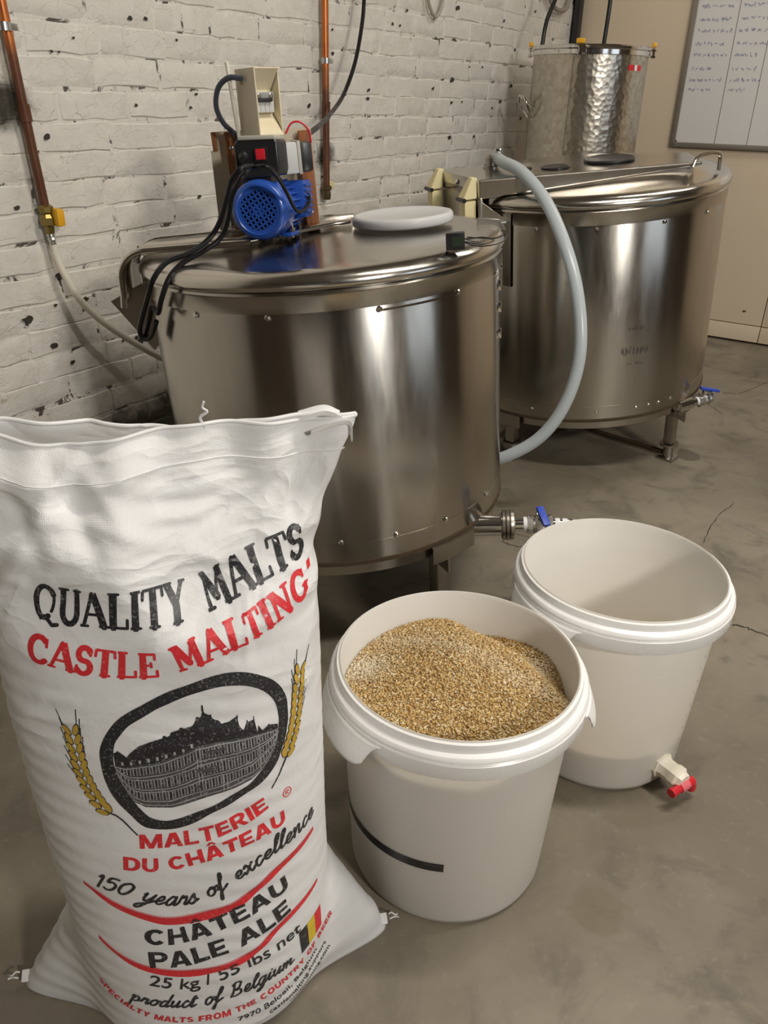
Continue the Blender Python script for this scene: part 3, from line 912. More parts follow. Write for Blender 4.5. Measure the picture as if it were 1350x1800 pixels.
# round manhole ring and two blank caps in the beam's top
obj('manhole_ring', MB().lathe([(.066, 0), (.073, .001), (.074, .006), (.070, .008), (.060, .006), (.002, .004)], 40, Matrix.Translation((.040, -.125, zt - .001))), M_BLACKPL, tank2)
obj('blank_cap', MB().lathe([(.042, 0), (.042, .003), (.036, .0045), (.002, .0045)], 28, Matrix.Translation((-.127, -.182, zt))), M_BLACKPL, tank2)
obj('blank_cap', MB().lathe([(.015, 0), (.015, .003), (.012, .004), (.001, .004)], 20, Matrix.Translation((-.207, -.165, zt))), M_BLACKPL, tank2)
# bow handle at the right end of the lid
hp = catmull([(.235, -.275, zt - .014), (.245, -.27, zt + .006), (.268, -.25, zt + .012), (.315, -.215, zt + .010), (.335, -.20, zt - .002), (.336, -.20, zt - .04)], 6)
obj('lid_handle', MB().tube(hp, .0055, 10), M_STEEL, tank2)
obj('hose_spigot', MB().rod((-.302, -.085, zt - .002), (-.302, -.085, zt + .036), [(.024, 0), (.024, .006), (.017, .008), (.017, .030), (.010, .038)], 20), M_STEEL_DARK, tank2)
# faint worn lettering on the body, too rubbed to read
def rubbed(deg0, deg1, z, h, wgt, seed):
    r = random.Random(seed); mb = MB(); d = deg0
    while d < deg1:
        w = r.uniform(.35, .7)
        if r.random() < .86:
            for _ in range(r.choice((1, 2, 2))):
                a = d + r.uniform(0, w); z0 = z + r.uniform(0, h * .3); z1 = z + h * r.uniform(.6, 1)
                p, q = pol(R2_ + .0008, a, z0), pol(R2_ + .0008, a + r.uniform(-.25, .25), z1)
                t = pol(R2_ + .0008, a + wgt, z0), pol(R2_ + .0008, a + wgt, z1)
                mb.add([p, t[0], t[1], q], [(0, 1, 2, 3)])
            if r.random() < .6:
                zz = z + h * r.choice((.1, .5, .9)); 
                mb.add([pol(R2_ + .0008, d, zz), pol(R2_ + .0008, d + w, zz), pol(R2_ + .0008, d + w, zz + h * .14), pol(R2_ + .0008, d, zz + h * .14)], [(0, 1, 2, 3)])
        d += w + r.uniform(.2, .4)
    return mb
obj('worn_lettering', rubbed(-82.5, -75.5, .500, .013, .18, 3), M_GREYINK, tank2, smooth=False)
obj('worn_lettering', rubbed(-84.5, -73.0, .425, .026, .3, 5), M_GREYINK, tank2, smooth=False)
obj('worn_lettering', rubbed(-82.5, -75.0, .395, .008, .12, 8), M_GREYINK, tank2, smooth=False)
e2, l2, vb2 = valve(tank2, (.285, -.315, .212), (1, .42, .02), .02, False)
obj('blue_lever', MB().box((0, 0, 0), (.062, .018, .007), Matrix.Translation(l2 + Vector((.014, .004, .006))) @ Matrix.Rotation(math.radians(4), 4, 'Z') @ Matrix.Rotation(math.radians(14), 4, 'Y'), bev=.002), M_BLUEH, vb2)
# tie rods between the feet under the tank
for a, b in ((-44, 136), (-134, 46)):
    p, q = pol(R2_ - .05, a), pol(R2_ - .05, b)
    p.z, q.z = floor_z(MT2, p.x, p.y) + .02, floor_z(MT2, q.x, q.y) + .02
    obj('tie_rod', MB().tube([p, q], .008, 10), M_RUST, tank2)
# ------------------------------------------------------------------ what stands on the front tank (in the tank's own leaning frame)
def cam_pt(px, py, depth):
    return Vector((0, 0, CAM_H)) + (CF + CR * ((px - 675) / F_PX) - CU * ((py - 900) / F_PX)) * depth
def on1(x, y, z): return MT1 @ Matrix.Translation((x, y, z))
cd = thing('cover_disc', 'clear plastic disc lying over the opening in the near tank lid', 'cover', on1(.172, .045, .813))
obj('disc', MB().lathe([(.002, .0005), (.100, .0005), (.106, .002), (.108, .006), (.108, .016), (.105, .021), (.099, .0225), (.095, .0205), (.002, .0195)], 72), M_CLEAR, cd, angle=50)
th = thing('thermometer_display', 'small black digital thermometer standing on the near tank lid rim', 'thermometer', on1(.263, -.262, .8045) @ rzmat(-4))
obj('case', MB().box((0, 0, .0155), (.034, .020, .030), bev=.002), M_BLACKPL, th)
obj('screen', MB().box((.004, -.0103, .016), (.020, .001, .016)), plain('dim_green_screen', (.035, .05, .035), .15), th, smooth=False)
pw = [(.016, .004, .012), (.05, .02, .003), (.075, .055, .002), (.060, .095, .002), (.03, .09, .002), (.005, .10, .002)]
tag(obj('probe_wire', MB().tube([on1(.263, -.262, .8055) @ Vector(p) for p in catmull(pw, 8)], .0014, 6), M_BLACKPL), 'thin black wire trailing from the little thermometer over the lid', 'wire')
pw = [(.016, .006, .010), (.04, .0, .003), (.07, .01, .002), (.092, .04, .003), (.10, .075, .008), (.075, .07, .003), (.03, .11, .002)]
tag(obj('probe_wire', MB().tube([on1(.263, -.262, .8055) @ Vector(p) for p in catmull(pw, 8)], .0012, 6), M_BLACKPL), 'second thin wire looping to the lid edge beside the bracket', 'wire')

# wooden stand with cream backboard
st = thing('motor_stand', 'two brown wooden posts with a cream backboard standing behind the motor', 'stand', on1(-.004, .022, -.002))
obj('post', MB().box((-.170, .045, .917), (.024, .020, .196), bev=.001), M_WOOD, st)
obj('post', MB().box((-.018, .050, .905), (.025, .020, .205), bev=.001), M_WOOD, st)
bb = MB().prism([(-.226, .815), (-.006, .815), (-.006, 1.012), (-.182, 1.016), (-.214, 1.016), (-.214, .98), (-.220, .98)], -.004, .004, Matrix.Translation((0, .066, 0)) @ Matrix.Rotation(PI / 2, 4, 'X'))
obj('backboard', bb, M_BOARD, st, smooth=False)
obj('board_edge', MB().box((-.209, .060, .998), (.010, .006, .036), bev=.001), M_WOOD, st)
for x, z in ((-.170, .985), (-.170, .93), (-.166, .855), (-.018, .985), (-.018, .88), (-.018, .85)):
    obj('screw', MB().rod((x, .034 if x < -.1 else .039, z), (x, .030 if x < -.1 else .035, z), [(.004, 0), (.004, .003), (.002, .004)], 10), M_CHROME, st)
obj('foot_angle', MB().box((-.172, .030, .823), (.05, .05, .006), bev=.001), M_GALV, st)
obj('foot_bolt', MB().rod((-.19, .018, .825), (-.19, .018, .852), [(.009, 0), (.009, .008), (.005, .009), (.005, .027)], 8), M_STEEL_DARK, st)
obj('foot_bolt', MB().rod((-.150, .0, .815), (-.150, .0, .862), [(.006, 0), (.006, .047)], 8), M_STEEL_DARK, st)

# blue motor: the cowl faces the camera, the finned body runs away to the back right
mt = thing('electric_motor', 'blue electric motor with a black terminal box on the near tank lid', 'motor', on1(-.104, -.130, .8790) @ rzmat(-9) @ Matrix.Rotation(PI / 2, 4, 'X') @ Matrix.Rotation(math.radians(-4), 4, 'X'))
# local frame of the motor: z points out of the cowl towards the camera, y is up
cw = .0555
obj('fan_cowl', MB().lathe([(.0415, .0005), (.044, .0035), (.050, .002), (.0545, -.004), (cw, -.012), (cw, -.058), (.052, -.060)], 56), M_BLUE, mt, angle=40)
grid = MB()
# perforated face: bars between the square holes, a solid hub
obj('grille_plate', MB().lathe([(.0135, .001), (.0135, -.002), (.0005, -.002)], 24), M_BLUE, mt)
obj('grille_back', MB().lathe([(.045, -.004), (.0005, -.0045)], 40), M_VOID, mt)
def bar(u, ang, wdt):
    h = math.sqrt(max(0, .0425 ** 2 - u * u))
    grid.box((u, 0, -.0005), (wdt, 2 * h, .003), rzmat(ang))
for k in range(-4, 5):
    bar(k * .0086, 28, .0032); bar(k * .0086, 118, .0032)
obj('grille', grid, M_BLUE, mt, smooth=False)
ring = MB()
for k in range(40):                                       # solid outer band of the grille
    pass
obj('grille_band', MB().lathe([(.0365, .0012), (.0425, .0016), (.0425, -.003), (.0365, -.003)], 48), M_BLUE, mt)
obj('housing', MB().lathe([(.0535, -.055), (.0515, -.060), (.0455, -.062), (.0455, -.150), (.050, -.152), (.050, -.165), (.044, -.172), (.001, -.172)], 48), M_BLUE, mt, angle=40)
fins = MB()
for k in range(26):
    a = 2 * PI * k / 26
    fins.box((.0495, 0, -.106), (.0095, .0022, .088), Matrix.Rotation(a, 4, 'Z'))
obj('cooling_fins', fins, M_BLUE, mt, smooth=False)
for x in (-.034, .034):
    obj('foot', MB().box((x, -.0505, -.10), (.022, .008, .09), bev=.002), M_BLUE, mt)
for x, z in ((-.040, -.075), (.040, -.075), (-.040, -.125), (.040, -.125)):
    obj('foot_bolt', MB().rod((x, -.058, z), (x, -.030, z), [(.0045, 0), (.0045, .012), (.008, .0125), (.008, .019), (.004, .0195), (.004, .028)], 6), M_CHROME, mt)
obj('screw', MB().ball((.001, cw + .0005, -.022), .003, 8), M_CHROME, mt)
tbm = MB().prism([(-.040, .066), (-.024, .056), (.042, .060), (.046, .072), (.046, .118), (.037, .128), (-.024, .132), (-.040, .118)], -.076, -.012)
tb = obj('terminal_box', tbm, M_BLACKPL, mt, bevel=.003)
obj('terminal_neck', MB().box((-.004, .054, -.050), (.060, .024, .062), bev=.004), M_BLACKPL, mt)
obj('box_lid_rim', MB().box((.003, .127, -.045), (.072, .008, .070), Matrix.Rotation(math.radians(-1.5), 4, 'Z'), bev=.003), M_GREY, tb)
sw = obj('rocker_frame', MB().box((.013, .098, -.010), (.026, .026, .004), bev=.001), M_BLACKPL, tb)
obj('red_rocker', MB().box((.013, .098, -.0075), (.018, .019, .005), Matrix.Translation((0, 0, .0)), bev=.0015), M_RED, tb)
gl = obj('cable_gland', MB().rod((-.022, .098, -.014), (-.018, .090, .010), [(.0095, 0), (.0095, .010), (.0075, .012), (.0065, .024)], 12), M_BLACKPL, tb)
gm = obj('gearbox', MB().box((.036, .012, -.150), (.050, .072, .060), bev=.006), M_BLUE, mt)
for k in range(6):
    obj('gearbox_rib', MB().box((.063, -.012 + k * .010, -.146), (.005, .003, .05)), M_BLUE, gm)
obj('drive_shaft', MB().cyl((.02, -.01, -.165), (.02, -.075, -.165), .009), M_STEEL_DARK, mt)

# grey rotary isolator to the right of the terminal box
iso = thing('isolator_switch', 'grey box switch with a thick black knob beside the motor terminal box', 'switch', on1(-.052, -.005, .960) @ rzmat(22))
obj('switch_box', MB().box((-.008, 0, 0), (.046, .050, .058), bev=.004), M_LGREY, iso)
obj('switch_collar', MB().box((.0175, 0, 0), (.008, .052, .062), bev=.003), M_GREY, iso)
obj('switch_knob', MB().box((.033, 0, 0), (.026, .046, .056), bev=.007), M_BLACKPL, iso)

# ivory control box above the motor, its cover off: side walls, tray and breaker
cb = thing('control_box', 'ivory control box with its front open above the blue motor', 'electrical box', on1(-.096, .010, 1.062) @ rzmat(41) @ Matrix.Rotation(math.radians(2), 4, 'Y'))
# local: -y is the open front
obj('box_side', MB().box((-.029, 0, 0), (.0025, .070, .118), bev=.0008), M_BOARD, cb)
obj('box_side', MB().box((.029, .004, 0), (.0025, .062, .118), bev=.0008), M_IVORY, cb)
obj('box_back', MB().box((0, .033, 0), (.058, .003, .118)), M_IVORY, cb)
obj('box_top', MB().box((0, 0, .058), (.060, .070, .0025), bev=.0008), M_IVORY, cb)
obj('box_bottom', MB().box((0, 0, -.058), (.060, .070, .0025), bev=.0008), M_IVORY, cb)
sl = lambda y0, z0, y1, z1: MB().add([(-.027, y0, z0), (.025, y0, z0), (.025, y1, z1), (-.027, y1, z1)], [(0, 1, 2, 3)])
obj('front_slope', sl(-.002, .022, -.034, .057), M_IVORY, cb, smooth=False)
obj('front_slope', sl(-.034, -.057, -.002, -.022), M_IVORY, cb, smooth=False)
obj('recess_plate', sl(-.002, -.022, -.002, .022), M_IVORY, cb, smooth=False)
br = obj('breaker', MB().box((0, -.009, .0), (.042, .014, .036), bev=.001), M_LGREY, cb)
obj('breaker_top', MB().box((0, -.0105, .012), (.042, .016, .010), bev=.001), plain('mid_grey_plastic', (.27, .27, .26), .5), br)
obj('breaker_toggle', MB().box((0, -.019, .0035), (.030, .008, .0055), bev=.001), M_BLACKPL, br)
for x in (-.0135, .0135):
    obj('terminal_screw', MB().rod((x, -.018, .011), (x, -.0205, .011), [(.0052, 0), (.0052, .001), (.003, .0025)], 12), M_STEEL_DARK, br)
for x in (-.0105, 0, .0105):
    obj('breaker_joint', MB().box((x, -.0162, -.009), (.0012, .001, .016)), M_GREY, br, smooth=False)
obj('nameplate', MB().box((-.0305, .012, .038), (.001, .010, .012)), M_YELLOW if False else plain('ochre_label', (.33, .25, .11), .5), cb, smooth=False)

def cable(name, pts, r, mat, label, M=MT1, n=9, parent=None, cat='cable'):
    P = [(M @ Vector(p)) if M is not None else Vector(p) for p in pts]
    return tag(obj(name, MB().tube(catmull(P, n), r, 9), mat, parent), label, cat)
cable('cable', [(-.122, -.012, 1.105), (-.150, -.005, 1.108), (-.175, .01, 1.092), (-.186, .02, 1.06), (-.178, .03, 1.03), (-.160, .05, 1.005), (-.150, .058, .97)], .0052, plain('slate_cable', (.05, .06, .085), .45), 'dark grey cable bowing out left of the ivory control box')
cable('conduit_strip', [(-.149, -.005, 1.135), (-.148, .005, 1.05), (-.146, .012, .97), (-.1445, .015, .90)], .0038, M_WHITEPL, 'thin upright white strip along the left of the control box', cat='conduit')
cable('red_wire', [(-.052, .0, 1.004), (-.038, .0, 1.022), (-.020, .0, 1.022), (-.006, .005, 1.006), (-.004, .01, .984)], .0019, M_RED, 'red wire arching from the control box to the grey switch', cat='wire')
cable('red_wire', [(-.062, -.02, 1.002), (-.067, -.03, .99), (-.069, -.045, .978)], .0017, M_RED, 'short red wire dropping behind the black terminal box', cat='wire')
cable('black_wire', [(-.105, -.01, 1.004), (-.112, -.02, .995), (-.095, -.03, 1.0), (-.078, -.04, .985)], .0016, M_BLACKPL, 'thin black wire under the ivory control box', cat='wire')
# the motor's black lead: out of the gland, down to the left over the lid and in a loop beside the tank
def at1(px, py, y):
    """point on the plane y = const of the leaning tank frame that lies behind this place of the photograph"""
    inv = MT1.inverted(); o = inv @ Vector((0, 0, CAM_H)); d = inv.to_3x3() @ (CF + CR * ((px - 675) / F_PX) - CU * ((py - 900) / F_PX))
    return o + d * ((y - o.y) / d.y)
cable('power_cable', [at1(443, 292, -.19), at1(424, 296, -.225), at1(408, 315, -.215), at1(399, 348, -.20), at1(384, 395, -.18), at1(363, 424, -.185), at1(330, 446, -.215), at1(293, 461, -.255), at1(270, 490, -.28), at1(259, 525, -.26), at1(248, 565, -.22), at1(246, 585, -.20), at1(254, 596, -.20), at1(266, 590, -.215), at1(275, 565, -.24)], .0050, M_BLACK, 'thick black lead from the terminal box looping down the left of the tank')
cable('power_cable', [at1(438, 296, -.165), at1(425, 312, -.19), at1(408, 345, -.185), at1(401, 385, -.165), at1(388, 418, -.160), at1(358, 441, -.18), at1(322, 462, -.235), at1(298, 488, -.275), at1(284, 525, -.29), at1(278, 550, -.275), at1(268, 540, -.25), at1(262, 565, -.22), at1(256, 590, -.19)], .0050, M_BLACK, 'second black lead lying over the near tank lid rim')
cable('motor_lead', [at1(444, 296, -.185), at1(462, 292, -.215), at1(482, 302, -.205), at1(502, 335, -.17), at1(518, 366, -.12), at1(528, 372, -.08), at1(541, 362, -.03), at1(543, 345, .0), at1(534, 338, .02)], .0036, M_BLACK, 'black lead drooping over the blue fan cowl to the gearbox')

# ------------------------------------------------------------------ pipes and lines on the brick wall (wall coordinates s, n, z)
SO = .030
def wn(s, d, z): return W(s, WALL_N + d, z)
def clampring(root, s, d, z, r):
    obj('pipe_clamp', MB().lathe([(r, -.008), (r + .004, -.008), (r + .004, .008), (r, .008)], 20, Matrix.Translation(wn(s, d, z))), M_GALV, root)
    obj('clamp_stud', MB().cyl(wn(s, 0.0, z), wn(s, d - r, z), .004, seg=8), M_STEEL_DARK, root)
    q = wn(s + r + .008, d + .004, z)
    obj('clamp_ear', MB().box((0, 0, 0), (.018, .008, .014), Matrix.Translation(q) @ rzmat(math.degrees(YAW)), bev=.002), M_GALV, root)
p1 = thing('gas_pipe', 'scorched copper pipe with a yellow tap at its foot near the picture edge', 'pipe', None)
obj('pipe', MB().tube([wn(1.180, SO, 1.75), wn(1.180, SO, 1.30), wn(1.190, SO, 1.10), wn(1.198, SO, .95), wn(1.207, SO, .815)], .0105, 16), M_SOOTY, p1)
clampring(p1, 1.181, SO, 1.182, .0105)
obj('solder_socket', MB().tube([wn(1.194, SO, 1.035), wn(1.196, SO, 1.00)], .0135, 16), M_SOOTY, p1)
gv = obj('tap_body', MB().rod(wn(1.207, SO, .825), wn(1.209, SO, .760), [(.012, 0), (.017, .004), (.017, .016), (.013, .02), (.018, .028), (.018, .044), (.012, .048), (.010, .065)], 8), plain('old_brass', (.30, .22, .07), .35, .9), p1, angle=20)
obj('tap_spout', MB().rod(wn(1.209, SO, .765), wn(1.212, SO, .728), [(.009, 0), (.0105, .01), (.0075, .012), (.0105, .018), (.0075, .022), (.008, .037)], 12), M_GALV, p1)
obj('yellow_tap_lever', MB().box((0, 0, 0), (.022, .030, .042), Matrix.Translation(wn(1.224, SO + .018, .797)) @ rzmat(math.degrees(YAW)), bev=.009), M_YELLOW, p1)
hs = [(1.212, SO, .735), (1.215, .032, .70), (1.225, .042, .655), (1.245, .055, .60), (1.285, .070, .545), (1.35, .085, .485), (1.425, .105, .425), (1.50, .13, .375), (1.58, .16, .335), (1.66, .20, .30), (1.74, .25, .27), (1.82, .30, .25)]
tag(obj('gas_hose', MB().tube(catmull([wn(*q) for q in hs], 8), .0088, 12), M_WHITEPL), 'cream hose hanging from the yellow tap and running behind the near tank', 'hose')

p2 = thing('copper_pipe', 'copper riser pipe on the bricks between control box and tanks', 'pipe', None)
obj('pipe', MB().tube([wn(2.292, SO, 1.75), wn(2.288, SO, 1.10), wn(2.286, SO, .78)], .0112, 16), M_SOOTY, p2)
clampring(p2, 2.291, SO, 1.165, .0112)
obj('solder_socket', MB().tube([wn(2.289, SO, 1.05), wn(2.288, SO, 1.00)], .014, 16), M_SOOTY, p2)
obj('pipe_union', MB().rod(wn(2.287, SO, .80), wn(2.286, SO, .755), [(.012, 0), (.017, .003), (.017, .014), (.012, .016), (.015, .03), (.013, .045)], 8), plain('tarnished_brass', (.14, .10, .05), .4, .8), p2, angle=20)
obj('pale_tag', MB().box((0, 0, 0), (.040, .004, .022), Matrix.Translation(wn(2.318, .022, .800)) @ rzmat(math.degrees(YAW)) @ Matrix.Rotation(.3, 4, 'Y'), bev=.001), M_IVORY_OLD, p2)
bc = [(2.62, .06, 1.75), (2.535, .05, 1.42), (2.515, .045, 1.33), (2.485, .045, 1.22), (2.43, .06, 1.12), (2.37, .09, 1.055), (2.27, .15, 1.005)]
tag(obj('cable', MB().tube(catmull([cam_pt(642, -60, 2.50), cam_pt(640, 0, 2.50), cam_pt(636, 45, 2.50), cam_pt(624, 110, 2.47), cam_pt(603, 168, 2.42), cam_pt(575, 207, 2.15), cam_pt(548, 231, 1.80), cam_pt(533, 238, 1.67)], 8), .0062, 10), M_BLACK), 'black cable hanging beside the copper riser and sagging to the wooden stand', 'cable')
lc = [(2.90, .02, 1.46), (2.905, .02, 1.41), (2.925, .02, 1.365), (2.965, .02, 1.335), (3.00, .02, 1.355), (3.02, .02, 1.40), (3.03, .02, 1.46)]
tag(obj('cable', MB().tube(catmull([wn(*q) for q in lc], 8), .006, 10), plain('dusty_cable', (.40, .36, .30), .5)), 'painted-over cable drooping in a loop high on the bricks', 'cable')
lc = [(3.86, .02, 1.62), (3.93, .03, 1.50), (4.0, .03, 1.455), (4.08, .03, 1.445), (4.16, .03, 1.47), (4.20, .03, 1.60)]
tag(obj('cable', MB().tube(catmull([wn(*q) for q in lc], 8), .010, 10), plain('dusty_cable_grey', (.30, .27, .23), .5)), 'dusty cable bend high beside the dark corner post', 'cable')

# ------------------------------------------------------------------ tall peened drum in the corner behind the farther tank
DC = Vector((.813, 3.797, 0)); DR, DH = .232, 1.262
dm = thing('steel_drum', 'tall peened steel drum with yellow knobs on its rim in the corner', 'drum', Matrix.Translation(DC))
obj('drum_body', MB().lathe([(.002, .06), (DR - .01, .06), (DR, .065), (DR, DH - .004), (DR - .003, DH - .004), (DR - .003, .3), (.002, .3)], 96), M_PEEN, dm)
obj('drum_rim', MB().lathe([(DR + .001, DH - .030), (DR + .005, DH - .028), (DR + .005, DH - .012), (DR + .011, DH - .008), (DR + .012, DH), (DR + .006, DH + .005), (DR - .006, DH + .004), (DR - .006, DH - .012)], 96), M_CHROME, dm)
obj('drum_lid', MB().lathe([(DR - .007, DH - .014), (DR * .6, DH - .004), (.002, DH - .002)], 64), M_STEEL_DARK, dm)
for a in (30, 150, 270):
    obj('drum_foot', MB().cyl(pol(DR - .03, a, 0), pol(DR - .03, a, .065), .02), M_STEEL_DARK, dm)
vang = math.degrees(math.atan2(-DC.y, -DC.x))
for k, a in enumerate((-92, -10, 86, 150, 210)):
    q = pol(DR + .016, vang + a, DH - .012)
    kb = obj('clamp_bolt', MB().rod(q - Vector((0, 0, .022)), q + Vector((0, 0, .014)), [(.004, 0), (.009, .002), (.009, .010), (.005, .011), (.005, .024), (.010, .025), (.010, .030), (.005, .036)], 8), M_CHROME, dm)
    obj('yellow_knob', MB().box((0, 0, 0), (.034 if k == 1 else .022, .018, .018), Matrix.Translation(q + Vector((0, 0, .026))) @ rzmat(vang + a + 90), bev=.005), M_YELLOW, kb)
obj('rim_joint', MB().box((0, 0, 0), (.030, .012, .034), Matrix.Translation(pol(DR + .008, vang - 8, DH - .016)) @ rzmat(vang + 82), bev=.003), M_CHROME, dm)
# red and white maker's sticker, too small to read
for a, w, m in ((44, .030, M_RED), (50.5, .016, M_TAPE), (56, .028, M_RED)):
    d = math.degrees(w / DR / 2)
    obj('sticker', MB().lathe([(DR + .0012, DH - .082), (DR + .0012, DH - .062)], 5, a0=math.radians(vang + a - d), a1=math.radians(vang + a + d)), m, dm)
obj('seam_line', MB().lathe([(DR + .001, .07), (DR + .001, DH - .03)], 1, a0=math.radians(vang - 17), a1=math.radians(vang - 16)), M_STEEL_DARK, dm)
# two crossed wire loops of the side handle
for sgn in (-1, 1):
    a0 = vang - 70
    P = []
    for t, rr, z in ((0, 0, 1.045), (5, .03, 1.07), (11, .045, 1.085), (15, .04, 1.06), (14, .02, 1.03), (11, .0, 1.005)):
        P.append(pol(DR + .004 + rr, a0 + sgn * (t - 5), z))
    obj('wire_handle', MB().tube(catmull(P, 6), .005, 8), M_CHROME, dm)
tag(obj('cable', MB().tube(catmull([Vector((.70, 3.93, 1.9)), Vector((.685, 3.92, 1.60)), Vector((.67, 3.90, 1.47)), Vector((.625, 3.84, 1.36)), Vector((.612, 3.82, 1.262))], 8), .0085, 10), M_BLACK), 'black cable running into the drum beside the dark corner post', 'cable')
tag(obj('cable', MB().tube(catmull([Vector((.845, 3.80, 1.9)), Vector((.85, 3.79, 1.58)), Vector((.862, 3.785, 1.44)), Vector((.858, 3.785, 1.262))], 8), .0085, 10), M_BLACK), 'black cable hanging into the middle of the tall drum', 'cable')

# ------------------------------------------------------------------ whiteboard on the far wall
MW = rwall_frame() @ Matrix.Translation((0, -.002, 0))
wbd = thing('whiteboard', 'whiteboard with faded blue handwriting on the cream wall', 'whiteboard', MW)
X0, X1, Z0, Z1 = -1.214, .38, .894, 1.80
obj('writing_surface', MB().box(((X0 + X1) / 2, -.008, (Z0 + Z1) / 2), (X1 - X0, .014, Z1 - Z0)), M_WBOARD, wbd, smooth=False)
for nm, c, s_ in (('frame_rail', ((X0 + X1) / 2, -.011, Z0), (X1 - X0 + .02, .022, .022)), ('frame_rail', ((X0 + X1) / 2, -.011, Z1), (X1 - X0 + .02, .022, .022)),
                  ('frame_stile', (X0, -.011, (Z0 + Z1) / 2), (.022, .022, Z1 - Z0 + .02)), ('frame_stile', (X1, -.011, (Z0 + Z1) / 2), (.022, .022, Z1 - Z0 + .02))):
    obj(nm, MB().box(c, s_, bev=.004), M_FRAME, wbd)
obj('frame_screw', MB().ball((X0 + .016, -.021, Z0 + .016), .004, 8), M_BLACKPL, wbd)
ruled = MB()
for x in (-1.02, -.875, -.73, -.4, -.1): ruled.box((x, -.0153, (Z0 + 1.60) / 2), (.0022, .0006, 1.60 - Z0))
obj('ruled_line', ruled, M_GREYINK, wbd, smooth=False)
rw = random.Random(11)
def scribble(x, z, w, h):
    pts = []; t = x
    while t < x + w:
        if rw.random() < .13 and len(pts) > 3:
            yield pts; pts = []; t += h * .55
        pts.append((t, z + h * rw.choice((0, .45, .5, .4, .1, .55, .9, .5, 0, -.2)) + rw.uniform(-.08, .08) * h)); t += h * rw.uniform(.10, .2)
    if len(pts) > 1: yield pts
hw = MB()
rows = [1.50, 1.455, 1.405, 1.36, 1.31, 1.265, 1.21, 1.165, 1.125]
for k, z in enumerate(rows):
    for x, w in ((-1.185, rw.uniform(.08, .16)), (-1.005, rw.uniform(.08, .16)), (-.86, .1)):
        if x < -.9 or k < 4:
            for pts in scribble(x, z, w, .014):
                sm = catmull([(a, -.0156, b) for a, b in pts], 3)
                hw.tube(sm, .0008, 4)
tag(obj('handwriting', hw, M_MARKER, wbd, smooth=False), kind='stuff')

# ------------------------------------------------------------------ milky hose from the farther tank's spigot down behind the near tank
def on2(x, y, z): return MT2 @ Vector((x, y, z))
hp = [on2(-.300, -.085, .944), on2(-.285, -.092, .950), cam_pt(885, 285, 2.29), cam_pt(918, 303, 2.20), cam_pt(957, 350, 2.12), cam_pt(990, 422, 2.06), cam_pt(1013, 505, 2.04), cam_pt(1021, 590, 2.05), cam_pt(1012, 660, 2.08), cam_pt(985, 725, 2.12), cam_pt(945, 772, 2.16), cam_pt(890, 802, 2.20), cam_pt(845, 812, 2.24), cam_pt(800, 815, 2.28)]
th_ = thing('transfer_hose', 'milky white hose arching from the farther tank down behind the nearer tank', 'hose', None)
obj('hose', MB().tube(catmull(hp, 10), .0165, 20), M_HOSE, th_)
obj('hose_clamp', MB().rod(hp[1] - Vector((.006, 0, 0)), hp[1] + Vector((.008, -.003, -.001)), [(.0172, 0), (.0188, .001), (.0188, .010), (.0172, .0145)], 24), M_CHROME, th_)
obj('clamp_screw', MB().box((0, 0, 0), (.016, .010, .012), Matrix.Translation(hp[1] + Vector((.002, -.004, .021))), bev=.002), M_CHROME, th_)
# ------------------------------------------------------------------ buckets
RT, RB, HB = .1673, .1489, .37
def bucket(name, label, x, y, tabs):
    b = thing(name, label, 'bucket', Matrix.Translation((x, y, 0)))
    ro = lambda z: RB + (RT - RB) * z / HB
    ti = .0022
    obj('shell', MB().lathe([(.001, .006), (RB - .012, .006), (RB - ti - .002, .010), (ro(.03) - ti, .03), (ro(HB) - ti, HB), (ro(HB) - ti * .5, HB + .0012), (ro(HB), HB), (ro(.30), .30),
                             (ro(.012), .012), (RB - .002, .004), (RB - .008, .0008), (RB - .02, .0008), (.001, .0012)], 128), M_BUCKET, b, angle=50)
    obj('rim', MB().lathe([(RT + .0002, .3685), (RT + .0040, .3675), (RT + .0052, .362), (RT + .0052, .3565), (RT + .0115, .3535), (RT + .0140, .350), (RT + .0145, .3475), (RT + .0128, .3455),
                           (RT + .0155, .3425), (RT + .0150, .322), (RT + .0136, .3195), (RT + .0125, .322), (RT + .0110, .342), (RT - .0010, .345)], 128), M_RIM, b, angle=28)
    for a0 in tabs:
        tb = MB(); na, nz = 26, 9
        hw = math.radians(27)
        grid = []
        for j in range(nz + 1):
            for i in range(na + 1):
                u = i / na * 2 - 1; v = j / nz
                dz = .044 * (1 - abs(u) ** 5 * .55) * min(1, (1 - abs(u)) * 5 + .25)
                z = .338 - v * dz
                r = RT + .0162 + .012 * math.sin(v * PI * .5) ** 1.2 * (1 - u ** 8)
                a = math.radians(a0) + u * hw * (1 - .14 * v)
                grid.append((r * math.cos(a), r * math.sin(a), z))
        fs = [(j * (na + 1) + i, j * (na + 1) + i + 1, (j + 1) * (na + 1) + i + 1, (j + 1) * (na + 1) + i) for j in range(nz) for i in range(na)]
        o = obj('grip_tab', tb.add(grid, fs), M_RIM, b, angle=60)
        so = o.modifiers.new('wall', 'SOLIDIFY'); so.thickness = .0025; so.offset = 0
    # small pouring notch clips on the rim
    return b, ro
b1, ro1 = bucket('grain_bucket', 'white plastic bucket filled with crushed golden malt', .10975, .89668, (-153, 0))
b2, ro2 = bucket('empty_bucket', 'empty-looking white plastic bucket with a red-levered tap at its foot', .40734, 1.15582, (-150, 12))
